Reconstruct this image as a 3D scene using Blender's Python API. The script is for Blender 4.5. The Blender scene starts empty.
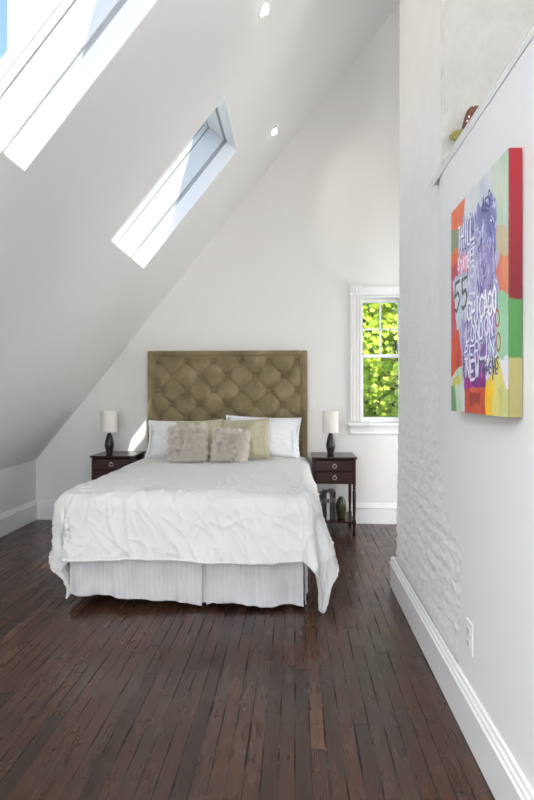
import bpy, bmesh, math, random
from mathutils import Vector, Matrix, noise
random.seed(7)
C = bpy.context.scene
PI = math.pi

# ------------------------------------------------------------------ camera
cam_data = bpy.data.cameras.new('camera')
cam = bpy.data.objects.new('camera', cam_data)
C.collection.objects.link(cam)
cam.location = (0, 0, 1.31)
cam.rotation_euler = (PI / 2, 0, math.atan(28 / 533))
cam_data.sensor_fit = 'VERTICAL'
cam_data.sensor_height = 36
cam_data.sensor_width = 24
cam_data.lens = 36 * 533 / 800
cam_data.shift_y = -0.01
cam_data.clip_start = 0.05
C.camera = cam

# ------------------------------------------------------------------ world, sun, added fill lights, exposure
world = bpy.data.worlds.new('world')
C.world = world
world.use_nodes = True
wn = world.node_tree
bg = wn.nodes['Background']
sky = wn.nodes.new('ShaderNodeTexSky')
sky.sky_type = 'NISHITA'
sky.sun_disc = False
sky.sun_elevation = math.radians(54)
sky.sun_rotation = math.radians(160)
sky.air_density = 1.0
sky.dust_density = 0.3
sky.ozone_density = 2.0
wn.links.new(sky.outputs[0], bg.inputs[0])
bg.inputs[1].default_value = 0.165

SUN_DIR = Vector((-0.272, 0.655, -1.0)).normalized()
sd = bpy.data.lights.new('sun', 'SUN')
sun = bpy.data.objects.new('sun', sd)
C.collection.objects.link(sun)
sun.rotation_euler = SUN_DIR.to_track_quat('-Z', 'Y').to_euler()
sd.energy = 4.2
sd.angle = math.radians(0.6)
sd.color = (1.0, 0.95, 0.87)


def area(name, loc, direction, sx, sy, power, col=(1, 1, 1)):
    l = bpy.data.lights.new(name, 'AREA')
    l.shape = 'RECTANGLE'
    l.size, l.size_y = sx, sy
    l.energy = power
    l.color = col
    o = bpy.data.objects.new(name, l)
    C.collection.objects.link(o)
    o.location = loc
    o.rotation_euler = Vector(direction).to_track_quat('-Z', 'Z').to_euler()
    return o


# added fill light behind the camera, at the front wall opening
area('fill_light_front', (-0.7, -2.9, 1.9), (0, 1, 0.05), 2.2, 1.9, 30, (1.0, 0.985, 0.965))
# added fill light on the far right beyond the chimney, no window there
area('fill_light_alcove', (2.85, 4.3, 1.25), (-1, 0, -0.22), 1.2, 1.4, 19, (1.0, 0.99, 0.97))
# added fill light on the right behind the camera, wall has no window
area('fill_light_side', (2.9, -1.35, 1.45), (-1, 0.12, 0.1), 2.4, 1.7, 120, (0.99, 0.995, 1.0))
# added unseen fill light, high on the right behind the camera
area('fill_light_high_right', (2.9, -1.9, 3.5), (-1, -0.1, 0.05), 1.8, 1.4, 12, (0.99, 0.99, 1.0))
# added fill light above the added third roof opening, behind the camera
area('fill_light_roof', (-1.26, -1.10, 3.20), (0.776, 0, -0.63), 1.15, 0.78, 108, (0.95, 0.975, 1.0))
C.view_settings.view_transform = 'Standard'
C.view_settings.look = 'None'
C.view_settings.gamma = 1
C.view_settings.use_curve_mapping = False
C.view_settings.exposure = 1.31


# ------------------------------------------------------------------ helpers
class NT:
    """tiny helper to write node trees"""
    def __init__(self, name):
        self.m = bpy.data.materials.new(name)
        self.m.use_nodes = True
        self.t = self.m.node_tree
        self.b = self.t.nodes['Principled BSDF']

    def n(self, kind, **kw):
        nd = self.t.nodes.new(kind)
        for k, v in kw.items():
            setattr(nd, k, v)
        return nd

    def l(self, a, b):
        self.t.links.new(a, b)

    def math(self, op, a, b=None, c=None):
        nd = self.n('ShaderNodeMath', operation=op)
        for i, v in enumerate((a, b, c)):
            if v is None:
                continue
            if isinstance(v, (int, float)):
                nd.inputs[i].default_value = v
            else:
                self.l(v, nd.inputs[i])
        return nd.outputs[0]

    def noise(self, scale, detail=3, vec=None, rough=0.5):
        nd = self.n('ShaderNodeTexNoise')
        nd.inputs['Scale'].default_value = scale
        nd.inputs['Detail'].default_value = detail
        nd.inputs['Roughness'].default_value = rough
        if vec is None:
            vec = self.coord()
        self.l(vec, nd.inputs['Vector'])
        return nd.outputs['Fac']

    def coord(self):
        if not hasattr(self, 'co'):
            self.co = self.n('ShaderNodeTexCoord')
        return self.co.outputs['Object']

    def mapped(self, scale=(1, 1, 1), rot=(0, 0, 0)):
        mp = self.n('ShaderNodeMapping')
        mp.inputs['Scale'].default_value = scale
        mp.inputs['Rotation'].default_value = rot
        self.l(self.coord(), mp.inputs['Vector'])
        return mp.outputs[0]

    def ramp(self, fac, stops):
        r = self.n('ShaderNodeValToRGB')
        el = r.color_ramp.elements
        while len(el) < len(stops):
            el.new(0.5)
        for e, (p, c) in zip(el, stops):
            e.position = p
            e.color = (*c, 1) if len(c) == 3 else c
        self.l(fac, r.inputs[0])
        return r.outputs[0]

    def mix(self, fac, a, b, mode='MIX'):
        nd = self.n('ShaderNodeMix', data_type='RGBA', blend_type=mode)
        for idx, v in ((0, fac), (6, a), (7, b)):
            if isinstance(v, (int, float)):
                nd.inputs[idx].default_value = v
            elif isinstance(v, tuple):
                nd.inputs[idx].default_value = (*v, 1)
            else:
                self.l(v, nd.inputs[idx])
        return nd.outputs[2]

    def bump(self, height, strength, dist=0.01):
        bp = self.n('ShaderNodeBump')
        bp.inputs['Strength'].default_value = strength
        bp.inputs['Distance'].default_value = dist
        self.l(height, bp.inputs['Height'])
        self.l(bp.outputs[0], self.b.inputs['Normal'])

    def set(self, **kw):
        for k, v in kw.items():
            key = k.replace('_', ' ')
            if isinstance(v, (int, float)):
                self.b.inputs[key].default_value = v
            elif isinstance(v, tuple):
                self.b.inputs[key].default_value = (*v, 1)
            else:
                self.l(v, self.b.inputs[key])
        return self


def plain(name, col, rough=0.6, var=0.06, scale=6, bump=0.0, bscale=60, metal=0.0, spec=0.5, sheen=0.0):
    t = NT(name)
    f = t.noise(scale, 4)
    lo = tuple(c * (1 - var) for c in col)
    hi = tuple(min(1, c * (1 + var)) for c in col)
    t.set(Base_Color=t.ramp(f, [(0.3, lo), (0.7, hi)]), Roughness=rough, Metallic=metal)
    t.b.inputs['Specular IOR Level'].default_value = spec
    if sheen:
        t.b.inputs['Sheen Weight'].default_value = sheen
    if bump:
        t.bump(t.noise(bscale, 4), bump, 0.004)
    return t.m


class MB:
    """collects shapes, builds them as ONE mesh object"""
    def __init__(self):
        self.bm = bmesh.new()

    def box(self, x0, x1, y0, y1, z0, z1):
        v = [self.bm.verts.new((x, y, z)) for z in (z0, z1) for y in (y0, y1) for x in (x0, x1)]
        for f in ((0, 2, 3, 1), (4, 5, 7, 6), (0, 1, 5, 4), (2, 6, 7, 3), (0, 4, 6, 2), (1, 3, 7, 5)):
            self.bm.faces.new([v[i] for i in f])
        return self

    def frame(self, P, u, v, w, a0, a1, b0, b1, c0, c1):
        """box in a skewed frame: P + a*u + b*v + c*w"""
        V = [self.bm.verts.new(P + u * a + v * b + w * c) for c in (c0, c1) for b in (b0, b1) for a in (a0, a1)]
        for f in ((0, 2, 3, 1), (4, 5, 7, 6), (0, 1, 5, 4), (2, 6, 7, 3), (0, 4, 6, 2), (1, 3, 7, 5)):
            self.bm.faces.new([V[i] for i in f])
        return self

    def lathe(self, prof, c=(0, 0, 0), n=32, axis='Z', cap=True):
        rings = []
        for r, h in prof:
            ring = []
            for i in range(n):
                a = 2 * PI * i / n
                if axis == 'Z':
                    p = (c[0] + r * math.cos(a), c[1] + r * math.sin(a), c[2] + h)
                elif axis == 'Y':
                    p = (c[0] + r * math.cos(a), c[1] + h, c[2] + r * math.sin(a))
                else:
                    p = (c[0] + h, c[1] + r * math.cos(a), c[2] + r * math.sin(a))
                ring.append(self.bm.verts.new(p))
            rings.append(ring)
        for A, B in zip(rings, rings[1:]):
            for i in range(n):
                self.bm.faces.new((A[i], A[(i + 1) % n], B[(i + 1) % n], B[i]))
        if cap:
            self.bm.faces.new(rings[0])
            self.bm.faces.new(rings[-1])
        return self

    def torus(self, c, R, r, normal='Y', n=24, k=8):
        rings = []
        for i in range(n):
            a = 2 * PI * i / n
            ring = []
            for j in range(k):
                b = 2 * PI * j / k
                rr = R + r * math.cos(b)
                h = r * math.sin(b)
                if normal == 'Y':
                    p = (c[0] + rr * math.cos(a), c[1] + h, c[2] + rr * math.sin(a))
                else:
                    p = (c[0] + rr * math.cos(a), c[1] + rr * math.sin(a), c[2] + h)
                ring.append(self.bm.verts.new(p))
            rings.append(ring)
        for i in range(n):
            A, B = rings[i], rings[(i + 1) % n]
            for j in range(k):
                self.bm.faces.new((A[j], A[(j + 1) % k], B[(j + 1) % k], B[j]))
        return self

    def tube(self, pts, rad, n=8):
        rings = []
        for i, p in enumerate(pts):
            p = Vector(p)
            a = Vector(pts[max(i - 1, 0)])
            b = Vector(pts[min(i + 1, len(pts) - 1)])
            d = (b - a).normalized()
            s = d.orthogonal().normalized() if i == 0 else (s - d * s.dot(d)).normalized()
            t = d.cross(s)
            r = rad[i] if isinstance(rad, (list, tuple)) else rad
            rings.append([self.bm.verts.new(p + s * r * math.cos(2 * PI * j / n) + t * r * math.sin(2 * PI * j / n)) for j in range(n)])
        for A, B in zip(rings, rings[1:]):
            for j in range(n):
                self.bm.faces.new((A[j], A[(j + 1) % n], B[(j + 1) % n], B[j]))
        self.bm.faces.new(rings[0])
        self.bm.faces.new(rings[-1])
        return self

    def grid(self, fn, nu, nv, closed_u=False):
        V = [[self.bm.verts.new(fn(i / nu, j / nv)) for i in range(nu + (0 if closed_u else 1))] for j in range(nv + 1)]
        m = nu if closed_u else nu
        for j in range(nv):
            for i in range(m):
                i2 = (i + 1) % nu if closed_u else i + 1
                self.bm.faces.new((V[j][i], V[j][i2], V[j + 1][i2], V[j + 1][i]))
        return V

    def prism(self, prof, P, u, v, w, length):
        """profile (a,b) in plane u,v extruded along w"""
        A = [self.bm.verts.new(P + u * a + v * b) for a, b in prof]
        B = [self.bm.verts.new(P + u * a + v * b + w * length) for a, b in prof]
        n = len(prof)
        for i in range(n):
            self.bm.faces.new((A[i], A[(i + 1) % n], B[(i + 1) % n], B[i]))
        self.bm.faces.new(A)
        self.bm.faces.new(B)
        return self

    def build(self, name, mat, parent=None, smooth=False, bevel=0.0, kind=None, loc=None, rot=None, seg=2):
        bmesh.ops.recalc_face_normals(self.bm, faces=self.bm.faces)
        me = bpy.data.meshes.new(name)
        self.bm.to_mesh(me)
        self.bm.free()
        o = bpy.data.objects.new(name, me)
        C.collection.objects.link(o)
        if mat:
            me.materials.append(mat)
        if parent:
            o.parent = parent
        if loc is not None:
            o.location = loc
        if rot is not None:
            o.rotation_euler = rot
        if bevel:
            md = o.modifiers.new('bevel', 'BEVEL')
            md.width = bevel
            md.segments = seg
            md.limit_method = 'ANGLE'
            md.angle_limit = math.radians(35)
        if smooth:
            for p in me.polygons:
                p.use_smooth = True
        if kind:
            o['kind'] = kind
        return o


def empty(name, loc, rz=0):
    o = bpy.data.objects.new(name, None)
    C.collection.objects.link(o)
    o.location = loc
    o.rotation_euler = (0, 0, rz)
    o.empty_display_size = 0.05
    return o


def tag(o, label, cat, group=None, kind=None):
    o['label'] = label
    o['category'] = cat
    if group:
        o['group'] = group
    if kind:
        o['kind'] = kind
    return o


def copy_tree(o, parent=None):
    c = o.copy()
    C.collection.objects.link(c)
    c.parent = parent
    for ch in [x for x in C.collection.objects if x.parent == o]:
        copy_tree(ch, c)
    return c


def fbm(x, y, z, octv=3):
    return noise.fractal(Vector((x, y, z)), 0.9, 2.1, octv)


# ------------------------------------------------------------------ materials
M = {}
M['wall'] = plain('painted_wall', (0.80, 0.80, 0.795), 0.75, 0.012, 1.5, 0.05, 300)
M['backwall'] = plain('painted_back_wall', (0.80, 0.79, 0.775), 0.8, 0.012, 1.5, 0.05, 300)
M['ceiling'] = plain('painted_ceiling', (0.79, 0.79, 0.785), 0.85, 0.01, 1.5)
M['trim'] = plain('white_gloss_trim', (0.84, 0.84, 0.84), 0.35, 0.01, 3)
M['rough'] = plain('whitewashed_brick', (0.82, 0.82, 0.815), 0.6, 0.02, 8, 0.6, 45)
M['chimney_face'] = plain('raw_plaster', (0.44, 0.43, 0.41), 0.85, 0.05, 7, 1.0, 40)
M['sash'] = plain('roof_window_frame', (0.74, 0.75, 0.76), 0.4, 0.01, 3)
M['gasket_groove'] = plain('grey_gasket', (0.22, 0.22, 0.22), 0.6, 0.05)
M['groove_grey'] = plain('shaded_groove_grey', (0.40, 0.41, 0.42), 0.5, 0.03)  # shade of the recessed groove, put into the grey


def floor_material():
    t = NT('dark_oak_floor')
    sep = t.n('ShaderNodeSeparateXYZ')
    t.l(t.coord(), sep.inputs[0])
    x, y = sep.outputs[0], sep.outputs[1]
    W = 0.058
    # boards wander a little
    wob = t.math('MULTIPLY', t.math('SUBTRACT', t.noise(0.8, 2, t.mapped((1, 0.6, 1))), 0.5), 0.02)
    xw = t.math('DIVIDE', t.math('ADD', x, wob), W)
    idx = t.math('FLOOR', xw)
    fx = t.math('FRACT', xw)
    wn1 = t.n('ShaderNodeTexWhiteNoise', noise_dimensions='1D')
    t.l(idx, wn1.inputs['W'])
    L = t.math('ADD', t.math('MULTIPLY', wn1.outputs['Value'], 1.0), 1.15)
    yy = t.math('ADD', t.math('DIVIDE', y, L), t.math('MULTIPLY', wn1.outputs['Value'], 37.0))
    seg = t.math('FLOOR', yy)
    fy = t.math('FRACT', yy)
    cmb = t.n('ShaderNodeCombineXYZ')
    t.l(idx, cmb.inputs[0]); t.l(seg, cmb.inputs[1])
    wn2 = t.n('ShaderNodeTexWhiteNoise', noise_dimensions='3D')
    t.l(cmb.outputs[0], wn2.inputs['Vector'])
    rnd = wn2.outputs['Value']
    base = t.ramp(rnd, [(0.0, (0.025, 0.012, 0.007)), (0.3, (0.042, 0.020, 0.012)), (0.55, (0.062, 0.026, 0.015)),
                        (0.8, (0.052, 0.029, 0.019)), (1.0, (0.084, 0.044, 0.026))])
    # grain, per board offset
    off = t.n('ShaderNodeCombineXYZ')
    t.l(t.math('ADD', t.math('MULTIPLY', x, 55), t.math('MULTIPLY', rnd, 50)), off.inputs[0])
    t.l(t.math('ADD', t.math('MULTIPLY', y, 3.5), t.math('MULTIPLY', rnd, 90)), off.inputs[1])
    g = t.n('ShaderNodeTexNoise')
    g.inputs['Scale'].default_value = 1.0
    g.inputs['Detail'].default_value = 6
    g.inputs['Roughness'].default_value = 0.65
    g.inputs['Distortion'].default_value = 1.2
    t.l(off.outputs[0], g.inputs['Vector'])
    grain = t.ramp(g.outputs['Fac'], [(0.30, (0.58, 0.56, 0.54)), (0.5, (1, 1, 1)), (0.70, (1.5, 1.42, 1.36))])
    col = t.mix(1.0, base, grain, 'MULTIPLY')
    # larger areas of worn reddish and grey stain
    patch = t.ramp(t.noise(0.9, 3), [(0.35, (0.78, 0.82, 0.84)), (0.65, (1.42, 1.12, 1.0))])
    col = t.mix(1.0, col, patch, 'MULTIPLY')
    # pale scuffs
    sc = t.noise(9, 8, t.mapped((2.2, 0.7, 1)), 0.75)
    col = t.mix(t.ramp(sc, [(0.69, (0, 0, 0)), (0.80, (0.4, 0.4, 0.4))]), col, (0.24, 0.16, 0.12))
    # gaps: width varies along the board
    gn = t.noise(3, 5, t.mapped((17, 1.1, 1)), 0.6)
    gw = t.math('MULTIPLY', t.math('MAXIMUM', t.math('SUBTRACT', gn, 0.45), 0.0), 0.42)
    ex = t.math('MINIMUM', fx, t.math('SUBTRACT', 1.0, fx))
    gx = t.math('LESS_THAN', ex, gw)
    ey = t.math('MINIMUM', fy, t.math('SUBTRACT', 1.0, fy))
    gy = t.math('LESS_THAN', ey, 0.0012)
    seam = t.math('MULTIPLY', t.math('LESS_THAN', ex, 0.042), 0.72)
    col = t.mix(seam, col, (0.010, 0.006, 0.004))
    gap = t.math('MAXIMUM', gx, gy)
    spk = t.noise(14, 5, t.mapped((4, 1, 1)), 0.7)
    gapcol = t.ramp(spk, [(0.58, (0.006, 0.004, 0.003)), (0.66, (0.30, 0.17, 0.10))])
    col = t.mix(gap, col, gapcol)
    # shallow board edges (bevel)
    edge = t.math('SUBTRACT', 1.0, t.math('MULTIPLY', t.math('SUBTRACT', 0.09, t.math('MINIMUM', ex, 0.09)), 5.5))
    hgt = t.math('SUBTRACT', t.math('ADD', edge, t.math('MULTIPLY', g.outputs['Fac'], 0.25)), t.math('MULTIPLY', gap, 1.2))
    hgt = t.math('ADD', hgt, t.math('MULTIPLY', rnd, 0.35))
    t.bump(hgt, 0.25, 0.0020)
    rg = t.math('ADD', 0.17, t.math('MULTIPLY', t.noise(5, 5, t.mapped((3, 0.8, 1))), 0.22))
    t.set(Base_Color=col, Roughness=t.math('MAXIMUM', rg, t.math('MULTIPLY', gap, 0.9)))
    t.b.inputs['Specular IOR Level'].default_value = 0.55
    return t.m


M['floor'] = floor_material()


def glass_material():
    t = NT('window_glass')
    t.t.nodes.remove(t.b)
    out = t.t.nodes['Material Output']
    tr = t.n('ShaderNodeBsdfTransparent')
    tr.inputs[0].default_value = (0.96, 0.98, 0.97, 1)
    gl = t.n('ShaderNodeBsdfGlossy')
    gl.inputs['Roughness'].default_value = 0.02
    fr = t.n('ShaderNodeLayerWeight')
    fr.inputs[0].default_value = 0.5
    fac = t.math('ADD', 0.03, t.math('MULTIPLY', t.math('POWER', fr.outputs['Facing'], 4.0), 0.5))
    mx = t.n('ShaderNodeMixShader')
    t.l(fac, mx.inputs[0]); t.l(tr.outputs[0], mx.inputs[1]); t.l(gl.outputs[0], mx.inputs[2])
    t.l(mx.outputs[0], out.inputs[0])
    return t.m


M['glass'] = glass_material()

# ------------------------------------------------------------------ room shell
WB = 5.36            # back wall
LX = -2.665          # left knee wall
KZ = 0.609           # knee wall height
MS = 1.2315
ANG = math.atan(MS)
RX, RZ = 1.70, 0.609 + MS * (1.70 + 2.665)     # ridge
FY = -3.0            # wall behind the camera
EX = 3.0             # far right wall
RWX = 0.662          # drywall of the right half wall
CY0, CY1 = 2.585, 3.61
LEDGE = 2.315
HY = 0.30              # near end of the half wall, cut short to let side fill through

fl = MB()
fl.box(LX - 0.3, EX + 0.2, FY - 0.2, WB + 0.1, -0.12, 0)
fl.build('floor', M['floor'], kind='structure')

# back wall with window opening
WX0, WX1, WZ0, WZ1 = 0.655, 1.075, 1.0, 2.262
bw = MB()
bw.box(LX - 0.3, WX0, WB, WB + 0.18, 0, RZ + 0.2)
bw.box(WX1, EX + 0.2, WB, WB + 0.18, 0, RZ + 0.2)
bw.box(WX0, WX1, WB, WB + 0.18, 0, WZ0)
bw.box(WX0, WX1, WB, WB + 0.18, WZ1, RZ + 0.2)
bw.build('wall_back', M['backwall'], kind='structure')

# front wall behind the camera, opening added to let light in
fw = MB()
fw.box(LX - 0.3, -1.9, FY - 0.18, FY, 0, RZ + 0.2)
fw.box(0.5, EX + 0.2, FY - 0.18, FY, 0, RZ + 0.2)
fw.box(-1.9, 0.5, FY - 0.18, FY, 0, 0.85)
fw.box(-1.9, 0.5, FY - 0.18, FY, 2.95, RZ + 0.2)
fw.build('wall_front', M['wall'], kind='structure')

MB().box(LX - 0.25, LX, FY, WB, 0, KZ).build('wall_left', M['wall'], kind='structure')
MB().box(EX, EX + 0.2, FY, WB, 0, RZ).build('wall_stair', M['wall'], kind='structure')

# sloped ceiling with two roof window shafts, plus an unseen one added for fill
U = Vector((math.cos(ANG), 0, math.sin(ANG)))       # up the slope
Yv = Vector((0, 1, 0))
N = Vector((-math.sin(ANG), 0, math.cos(ANG)))      # outwards
P0 = Vector((LX, 0, KZ))
A0, A1 = 2.232, 3.472
SKY = [(-1.50, -0.70), (1.625, 2.42), (3.58, 4.375)]  # first opening is unseen, added to let fill light in
TH = 0.31
LEN = (RX - LX) / math.cos(ANG) + 0.1
ce = MB()
def sl(a0, a1, y0, y1):
    ce.frame(P0, U, Yv, N, a0, a1, y0, y1, 0, TH)
G = 0.012
sl(-0.12, A0 - G, FY - 0.1, WB + 0.15)
sl(A1 + G, LEN, FY - 0.1, WB + 0.15)
ys = [FY - 0.1] + [v for a, b in SKY for v in (a - G, b + G)] + [WB + 0.15]
for k in range(0, len(ys), 2):
    sl(A0 - G, A1 + G, ys[k], ys[k + 1])
ce.build('ceiling', M['ceiling'], kind='structure')
# other slope, from the ridge down on the right
P1 = Vector((RX, 0, RZ))
U2 = Vector((math.cos(ANG), 0, -math.sin(ANG)))
N2 = Vector((math.sin(ANG), 0, math.cos(ANG)))
MB().frame(P1, U2, Yv, N2, -0.05, 2.4, FY - 0.1, WB + 0.15, 0, 0.25).build('ceiling_right', M['ceiling'], kind='structure')

# roof windows, the first one unseen and added for fill light
for k, (y0, y1) in enumerate(SKY):
    root = empty('window_%d' % (k + 2), P0 + U * A0 + Yv * y0)
    root['kind'] = 'structure'
    off = -(P0 + U * A0 + Yv * y0)
    Q = P0 + off
    def ring(mb, ins, thick, c0, c1):
        """rectangular ring, inner edge at inset ins+thick"""
        a0, a1, b0, b1 = A0 + ins, A1 - ins, y0 + ins, y1 - ins
        mb.frame(Q, U, Yv, N, a0, a0 + thick, b0, b1, c0, c1)
        mb.frame(Q, U, Yv, N, a1 - thick, a1, b0, b1, c0, c1)
        mb.frame(Q, U, Yv, N, a0 + thick, a1 - thick, b0, b0 + thick, c0, c1)
        mb.frame(Q, U, Yv, N, a0 + thick, a1 - thick, b1 - thick, b1, c0, c1)
    m = MB(); ring(m, -0.012, 0.012, -0.001, 0.110); m.build('shaft_lining', M['trim'], root)
    m = MB(); ring(m, -0.020, 0.0125, 0.1105, 0.142); m.build('gasket_groove', M['groove_grey'], root)  # grey ring stands in for the shadow in the groove beside the frame
    m = MB(); ring(m, -0.020, 0.022, 0.142, 0.30); m.build('window_frame', M['sash'], root, bevel=0.002)
    m = MB(); ring(m, -0.02, 0.022, 0.300, 0.306); m.build('gasket_groove', M['gasket_groove'], root)
    m = MB(); ring(m, -0.03, 0.040, 0.306, 0.345); m.build('sash_frame', M['sash'], root, bevel=0.004)
    m = MB(); ring(m, -0.03, 0.034, 0.345, 0.352); m.build('gasket_groove', M['gasket_groove'], root)
    m = MB(); ring(m, -0.03, 0.038, 0.352, 0.412); m.build('cladding', M['sash'], root, bevel=0.004)
    MB().frame(Q, U, Yv, N, A0 + 0.004, A1 - 0.004, y0 + 0.004, y1 - 0.004, 0.368, 0.374).build('window_pane', M['glass'], root)

# ---- right half wall (drywall) with ragged far edge
rw = MB()
prof = []
def ragged(z):
    pts = [(0.0, 2.22), (0.2, 2.21), (0.45, 2.17), (0.62, 2.15), (0.68, 2.17), (0.74, 2.30), (0.92, 2.45), (1.05, 2.52), (1.4, 2.60), (2.4, 2.60)]
    for (z0, v0), (z1, v1) in zip(pts, pts[1:]):
        if z <= z1:
            v = v0 + (v1 - v0) * (z - z0) / (z1 - z0)
            return v + 0.012 * noise.noise(Vector((0, 3, z * 22)))
    return pts[-1][1]
nz, ny = 110, 10
def rwf(u, v):
    z = v * LEDGE
    end = ragged(z)
    d = (0, 0.03, 0.08, 0.15, 0.25, 0.4)
    k = round(u * 12)
    if k >= 7:
        y = end - (0.4, 0.25, 0.15, 0.08, 0.03, 0.0)[k - 7]
        t = (0, 0, 0.05, 0.3, 0.7, 1.0)[k - 7]
        back = 0.030 * min(1, max(0, (z - 0.95) / 0.5))
        x = RWX + t * max(back, 0.0) + (0.004 * t * 0)
    else:
        y = HY + (end - 0.4 - HY) * k / 7.0
        x = RWX
    return (x, y, z)
V = rw.grid(rwf, 12, nz)
# thickness: edge strip turned back
for j in range(nz):
    a, b = V[j][-1], V[j + 1][-1]
    c = rw.bm.verts.new((a.co.x + 0.012, a.co.y + 0.003, a.co.z)); d = rw.bm.verts.new((b.co.x + 0.012, b.co.y + 0.003, b.co.z))
    rw.bm.faces.new((a, c, d, b))
rw.box(RWX + 0.014, RWX + 0.13, HY, 2.1, 0, LEDGE)
o = rw.build('wall_right', M['wall'], kind='structure')
# loft behind the half wall
MB().box(RWX + 0.13, EX, HY, CY0, LEDGE - 0.2, LEDGE - 0.02).build('floor_loft', M['wall'], kind='structure')

# ---- chimney breast, rough whitewashed brick
def face_x(z):
    if z < 0.6:
        return 0.672 + (0.680 - 0.672) * z / 0.6
    return 0.680 + min(1, (z - 0.6) / 0.9) * 0.016
CT = 5.0
def rdisp(y, z, x=0):
    lowf = max(0.0, min(1.0, (1.7 - z) / 1.2))
    amp = 0.0022 + 0.0042 * lowf
    r = fbm(y * 16, z * 26, x * 16 + 4.2, 4)
    r2 = fbm(y * 45 + 7, z * 60, x * 45, 3)
    crs = math.sin(z * 2 * PI / 0.075 + 1.3 * noise.noise(Vector((y * 3, z * 2, 1))))
    return amp * (0.8 * r + 0.5 * r2) + 0.0012 * crs * lowf
def build_chimney():
    nzz, na, nb = 700, 80, 14
    ch = MB()
    def f(u, v):
        z = v * CT
        k = u * (na + nb + 6)
        if k <= na:                                    # face towards the room
            y = CY0 + (CY1 - CY0) * k / na
            x = face_x(z) - rdisp(y, z)
            e = min(1, (na - k) / 1.0)
            yy = y + (rdisp(0.3, z, 2.2) * 1.2 if k >= na - 1 else 0)
            rnd = 0.006 if k == na else 0
            return (x + rnd, yy, z)
        k2 = k - na
        x = face_x(z) + 0.012 + 0.62 * k2 / (nb + 6)
        return (x, CY1 + rdisp(x, z, 5.1) * 1.2, z)
    ch.grid(f, na + nb + 6, nzz)
    return ch
build_chimney().build('wall_chimney', M['rough'], smooth=True, kind='structure')
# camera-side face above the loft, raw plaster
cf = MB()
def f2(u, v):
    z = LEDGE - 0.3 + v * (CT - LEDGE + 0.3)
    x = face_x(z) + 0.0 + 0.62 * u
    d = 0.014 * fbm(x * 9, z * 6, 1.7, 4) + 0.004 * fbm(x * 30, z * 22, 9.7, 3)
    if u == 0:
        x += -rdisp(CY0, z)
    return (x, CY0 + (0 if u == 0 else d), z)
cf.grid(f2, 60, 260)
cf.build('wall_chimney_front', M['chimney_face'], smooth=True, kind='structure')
# lower wide part of the exposed brick, behind the drywall edge
lo = MB()
def f3(u, v):
    z = v * 1.75
    y = 1.95 + (CY0 - 1.95) * u
    x = face_x(z) - rdisp(y, z)
    if u == 1:
        pass
    return (x, y, z)
lo.grid(f3, 60, 300)
lo.build('wall_exposed_brick', M['rough'], smooth=True, kind='structure')

# ---- ledge trim on top of the half wall
X, Z = Vector((1, 0, 0)), Vector((0, 0, 1))
led = [(0.13, 0.0), (0.0, 0.0), (0.0, -0.020), (-0.004, -0.020), (-0.005, -0.010), (-0.008, -0.007), (-0.008, 0.001), (-0.012, 0.003), (-0.012, 0.010), (0.13, 0.010)]
MB().prism(led, Vector((RWX, HY, LEDGE)), X, Z, Yv, 2.635 - HY).build('trim_1', M['trim'], bevel=0.002, kind='structure')

# ---- baseboards: tall board + stepped cap moulding
bp = [(0, 0), (0.020, 0), (0.020, 0.150), (0.026, 0.153), (0.026, 0.164), (0.019, 0.170), (0.019, 0.180), (0.012, 0.188), (0.010, 0.200), (0, 0.203)]
MB().prism(bp, Vector((LX, WB, 0)), -Yv, Z, X, 3.9 + 1.7).build('baseboard_back', M['trim'], bevel=0.0015, kind='structure')
MB().prism(bp, Vector((LX, FY, 0)), X, Z, Yv, WB - FY - 0.0).build('baseboard_left', M['trim'], bevel=0.0015, kind='structure')
bb = MB()
bb.prism(bp, Vector((RWX, HY, 0)), -X, Z, Yv, CY1 + 0.022 - HY)
bb.prism(bp, Vector((RWX - 0.019, CY1 + 0.004, 0)), Yv, Z, X, 0.65)
bb.build('baseboard_right', M['trim'], bevel=0.0015, kind='structure')

# ------------------------------------------------------------------ back window
win = empty('window_1', (0.865, WB, WZ0)); win['kind'] = 'structure'
wo = Vector((-0.865, -WB, -WZ0))
def wbox(m, x0, x1, y0, y1, z0, z1):
    m.box(x0 + wo.x, x1 + wo.x, y0 + wo.y, y1 + wo.y, z0 + wo.z, z1 + wo.z)
for sx in (-1, 1):
    m = MB()
    c = 0.865 + sx * 0.262
    wbox(m, c - 0.054, c + 0.054, WB - 0.020, WB, 1.02, 2.270)
    for dx in (-0.047, 0.047):
        wbox(m, c + dx - 0.007, c + dx + 0.007, WB - 0.030, WB - 0.018, 1.02, 2.270)
    for dx in (-0.018, 0.018):
        wbox(m, c + dx - 0.010, c + dx + 0.010, WB - 0.028, WB - 0.018, 1.02, 2.270)
    m.build('window_casing', M['trim'], win, bevel=0.003)
    m = MB()
    wbox(m, c - 0.060, c + 0.060, WB - 0.034, WB, 2.268, 2.372)
    m.lathe([(0.040, 0), (0.040, -0.006), (0.030, -0.008), (0.022, -0.004), (0.010, -0.010)], (c + wo.x, WB - 0.034 + wo.y, 2.32 + wo.z), 24, 'Y')
    m.build('corner_block', M['trim'], win, bevel=0.003)
m = MB()
wbox(m, 0.865 - 0.205, 0.865 + 0.205, WB - 0.020, WB, 2.272, 2.362)
wbox(m, 0.865 - 0.205, 0.865 + 0.205, WB - 0.030, WB - 0.018, 2.272, 2.290)
wbox(m, 0.865 - 0.205, 0.865 + 0.205, WB - 0.030, WB - 0.018, 2.344, 2.362)
m.build('window_casing', M['trim'], win, bevel=0.003)
m = MB()
wbox(m, 0.865 - 0.345, 0.865 + 0.345, WB - 0.075, WB + 0.06, 0.975, 1.005)
m.build('window_sill', M['trim'], win, bevel=0.006)
m = MB()
wbox(m, 0.865 - 0.320, 0.865 + 0.320, WB - 0.022, WB, 0.895, 0.975)
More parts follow.
